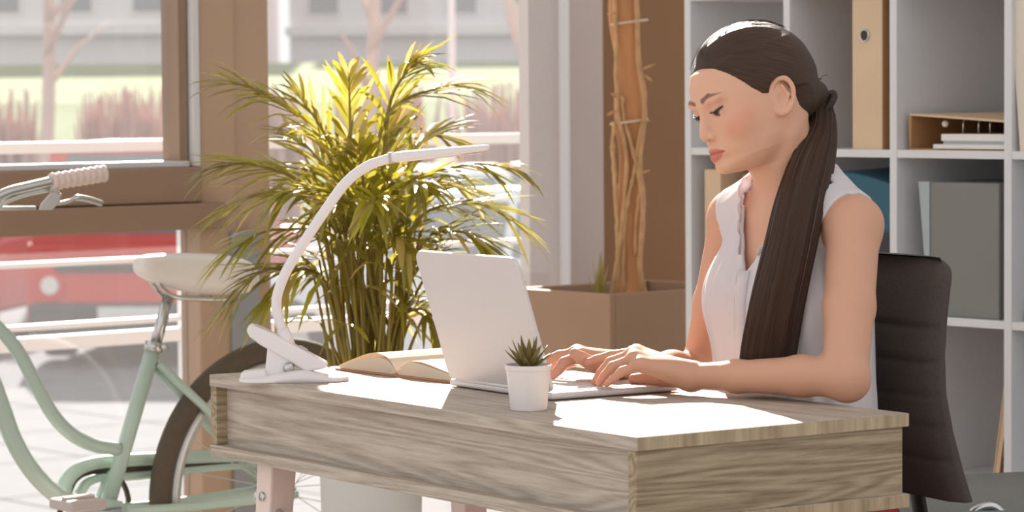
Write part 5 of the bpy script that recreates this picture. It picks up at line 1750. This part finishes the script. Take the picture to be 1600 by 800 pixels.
MB().tube([kc + HM[1] * .021 * math.cos(a) + ra_ * .021 * math.sin(a) for a in np.linspace(0, 2 * math.pi, 24, endpoint=False)], .006, 8, closed=True).build('hair_band', M_band, person, world=True, smooth=True)

# ponytail: flattened lock over the front of her left shoulder
PT = [(KN, .019, .018), (at(1284, 178, KN[1] - .004), .020, .018), (at(1283, 215, 4.60), .024, .020), (at(1269, 256, 4.562), .033, .021), (at(1250, 322, 4.508), .0375, .021),
      (at(1234, 392, 4.478), .0400, .020), (at(1216, 470, 4.474), .0430, .019), (at(1205, 530, 4.488), .0445, .017), (at(1198, 585, 4.496), .0425, .012), (at(1194, 612, 4.500), .030, .004)]
cen = spline([p[0] for p in PT], 70); hw_ = spline([[p[1], p[2]] for p in PT], 70)
SEG = 72
secs = []; stv = []
wax = np.array([.93, .36, 0.0]); wax /= np.linalg.norm(wax)
wob = rng.normal(size=(SEG,)) * .035
for i, c in enumerate(cen):
    tg = cen[min(i + 1, 69)] - cen[max(i - 1, 0)]; tg /= np.linalg.norm(tg)
    a1 = wax - tg * (wax @ tg); a1 /= np.linalg.norm(a1); a2 = np.cross(tg, a1)
    sec = []
    for k in range(SEG):
        a = 2 * math.pi * k / SEG
        rr_ = 1 + wob[k] + .05 * math.sin(9 * a + i * .05) + .03 * math.sin(17 * a - i * .04)
        sec.append(c + a1 * hw_[i][0] * math.cos(a) * rr_ + a2 * hw_[i][1] * math.sin(a) * rr_)
        stv.append((8 * math.sin(a / 2) * 1.6 + (3 if a > math.pi else 0), i / 70 * 4, 0))
    secs.append(sec)
vs = np.array([p for s_ in secs for p in s_])
fs = np.array([(i * SEG + k, i * SEG + (k + 1) % SEG, (i + 1) * SEG + (k + 1) % SEG, (i + 1) * SEG + k) for i in range(69) for k in range(SEG)])
np_mesh('ponytail', vs, fs, M_hair, person, {'strand': ('FLOAT_VECTOR', np.array(stv))})
# loose strands along the ponytail, at the knot and above the crown
rw = random.Random(21)
lo_ = MB()
for k in range(22):
    a = rw.uniform(0, 2 * math.pi); e = rw.uniform(1.0, 1.07)
    i0 = rw.randint(4, 40); i1 = min(69, i0 + rw.randint(18, 34))
    P = []
    for i in range(i0, i1, 3):
        tg = cen[min(i + 1, 69)] - cen[max(i - 1, 0)]; tg /= np.linalg.norm(tg)
        a1 = wax - tg * (wax @ tg); a1 /= np.linalg.norm(a1); a2 = np.cross(tg, a1)
        P.append(cen[i] + (a1 * hw_[i][0] * math.cos(a) + a2 * hw_[i][1] * math.sin(a)) * e)
    if len(P) > 2: lo_.tube(P, .00055, 4)
for k in range(40):
    p = KN + (HM[0] * rw.uniform(-.6, .3) + HM[1] * rw.uniform(-1, 1) + HM[2] * rw.uniform(-.8, 1)) * .022
    d = HM[0] * rw.uniform(-1, .2) + HM[1] * rw.uniform(-.7, .7) + HM[2] * rw.uniform(-.8, .8)
    lo_.tube([p, p + d * .008 + HM[2] * .003, p + d * .017], .0005, 4)
for k in range(44):
    u0 = rw.uniform(-.6, .6); f0 = rw.uniform(-.03, .080)
    # start near the front hairline, sweep back over the crown
    def onh(f, l):
        u = .036 + .0945 * math.sqrt(max(0.02, 1 - ((f + .012) / .106) ** 2 - (l / .080) ** 2)); return H(f, l, u)
    ll = u0 * .06
    P = [onh(f0 - t * .05, ll * (1 - .2 * t)) + HM[2] * (rw.uniform(-.001, .0022)) for t in (0, .4, .8, 1.2)]
    lo_.tube(spline(P, 9), .00035, 4)
M_strand = mat('brown_loose_hair', (78, 55, 41), 0.4)
w_ = lo_.build('loose_strands', M_strand, person, world=True); w_['kind'] = 'stuff'
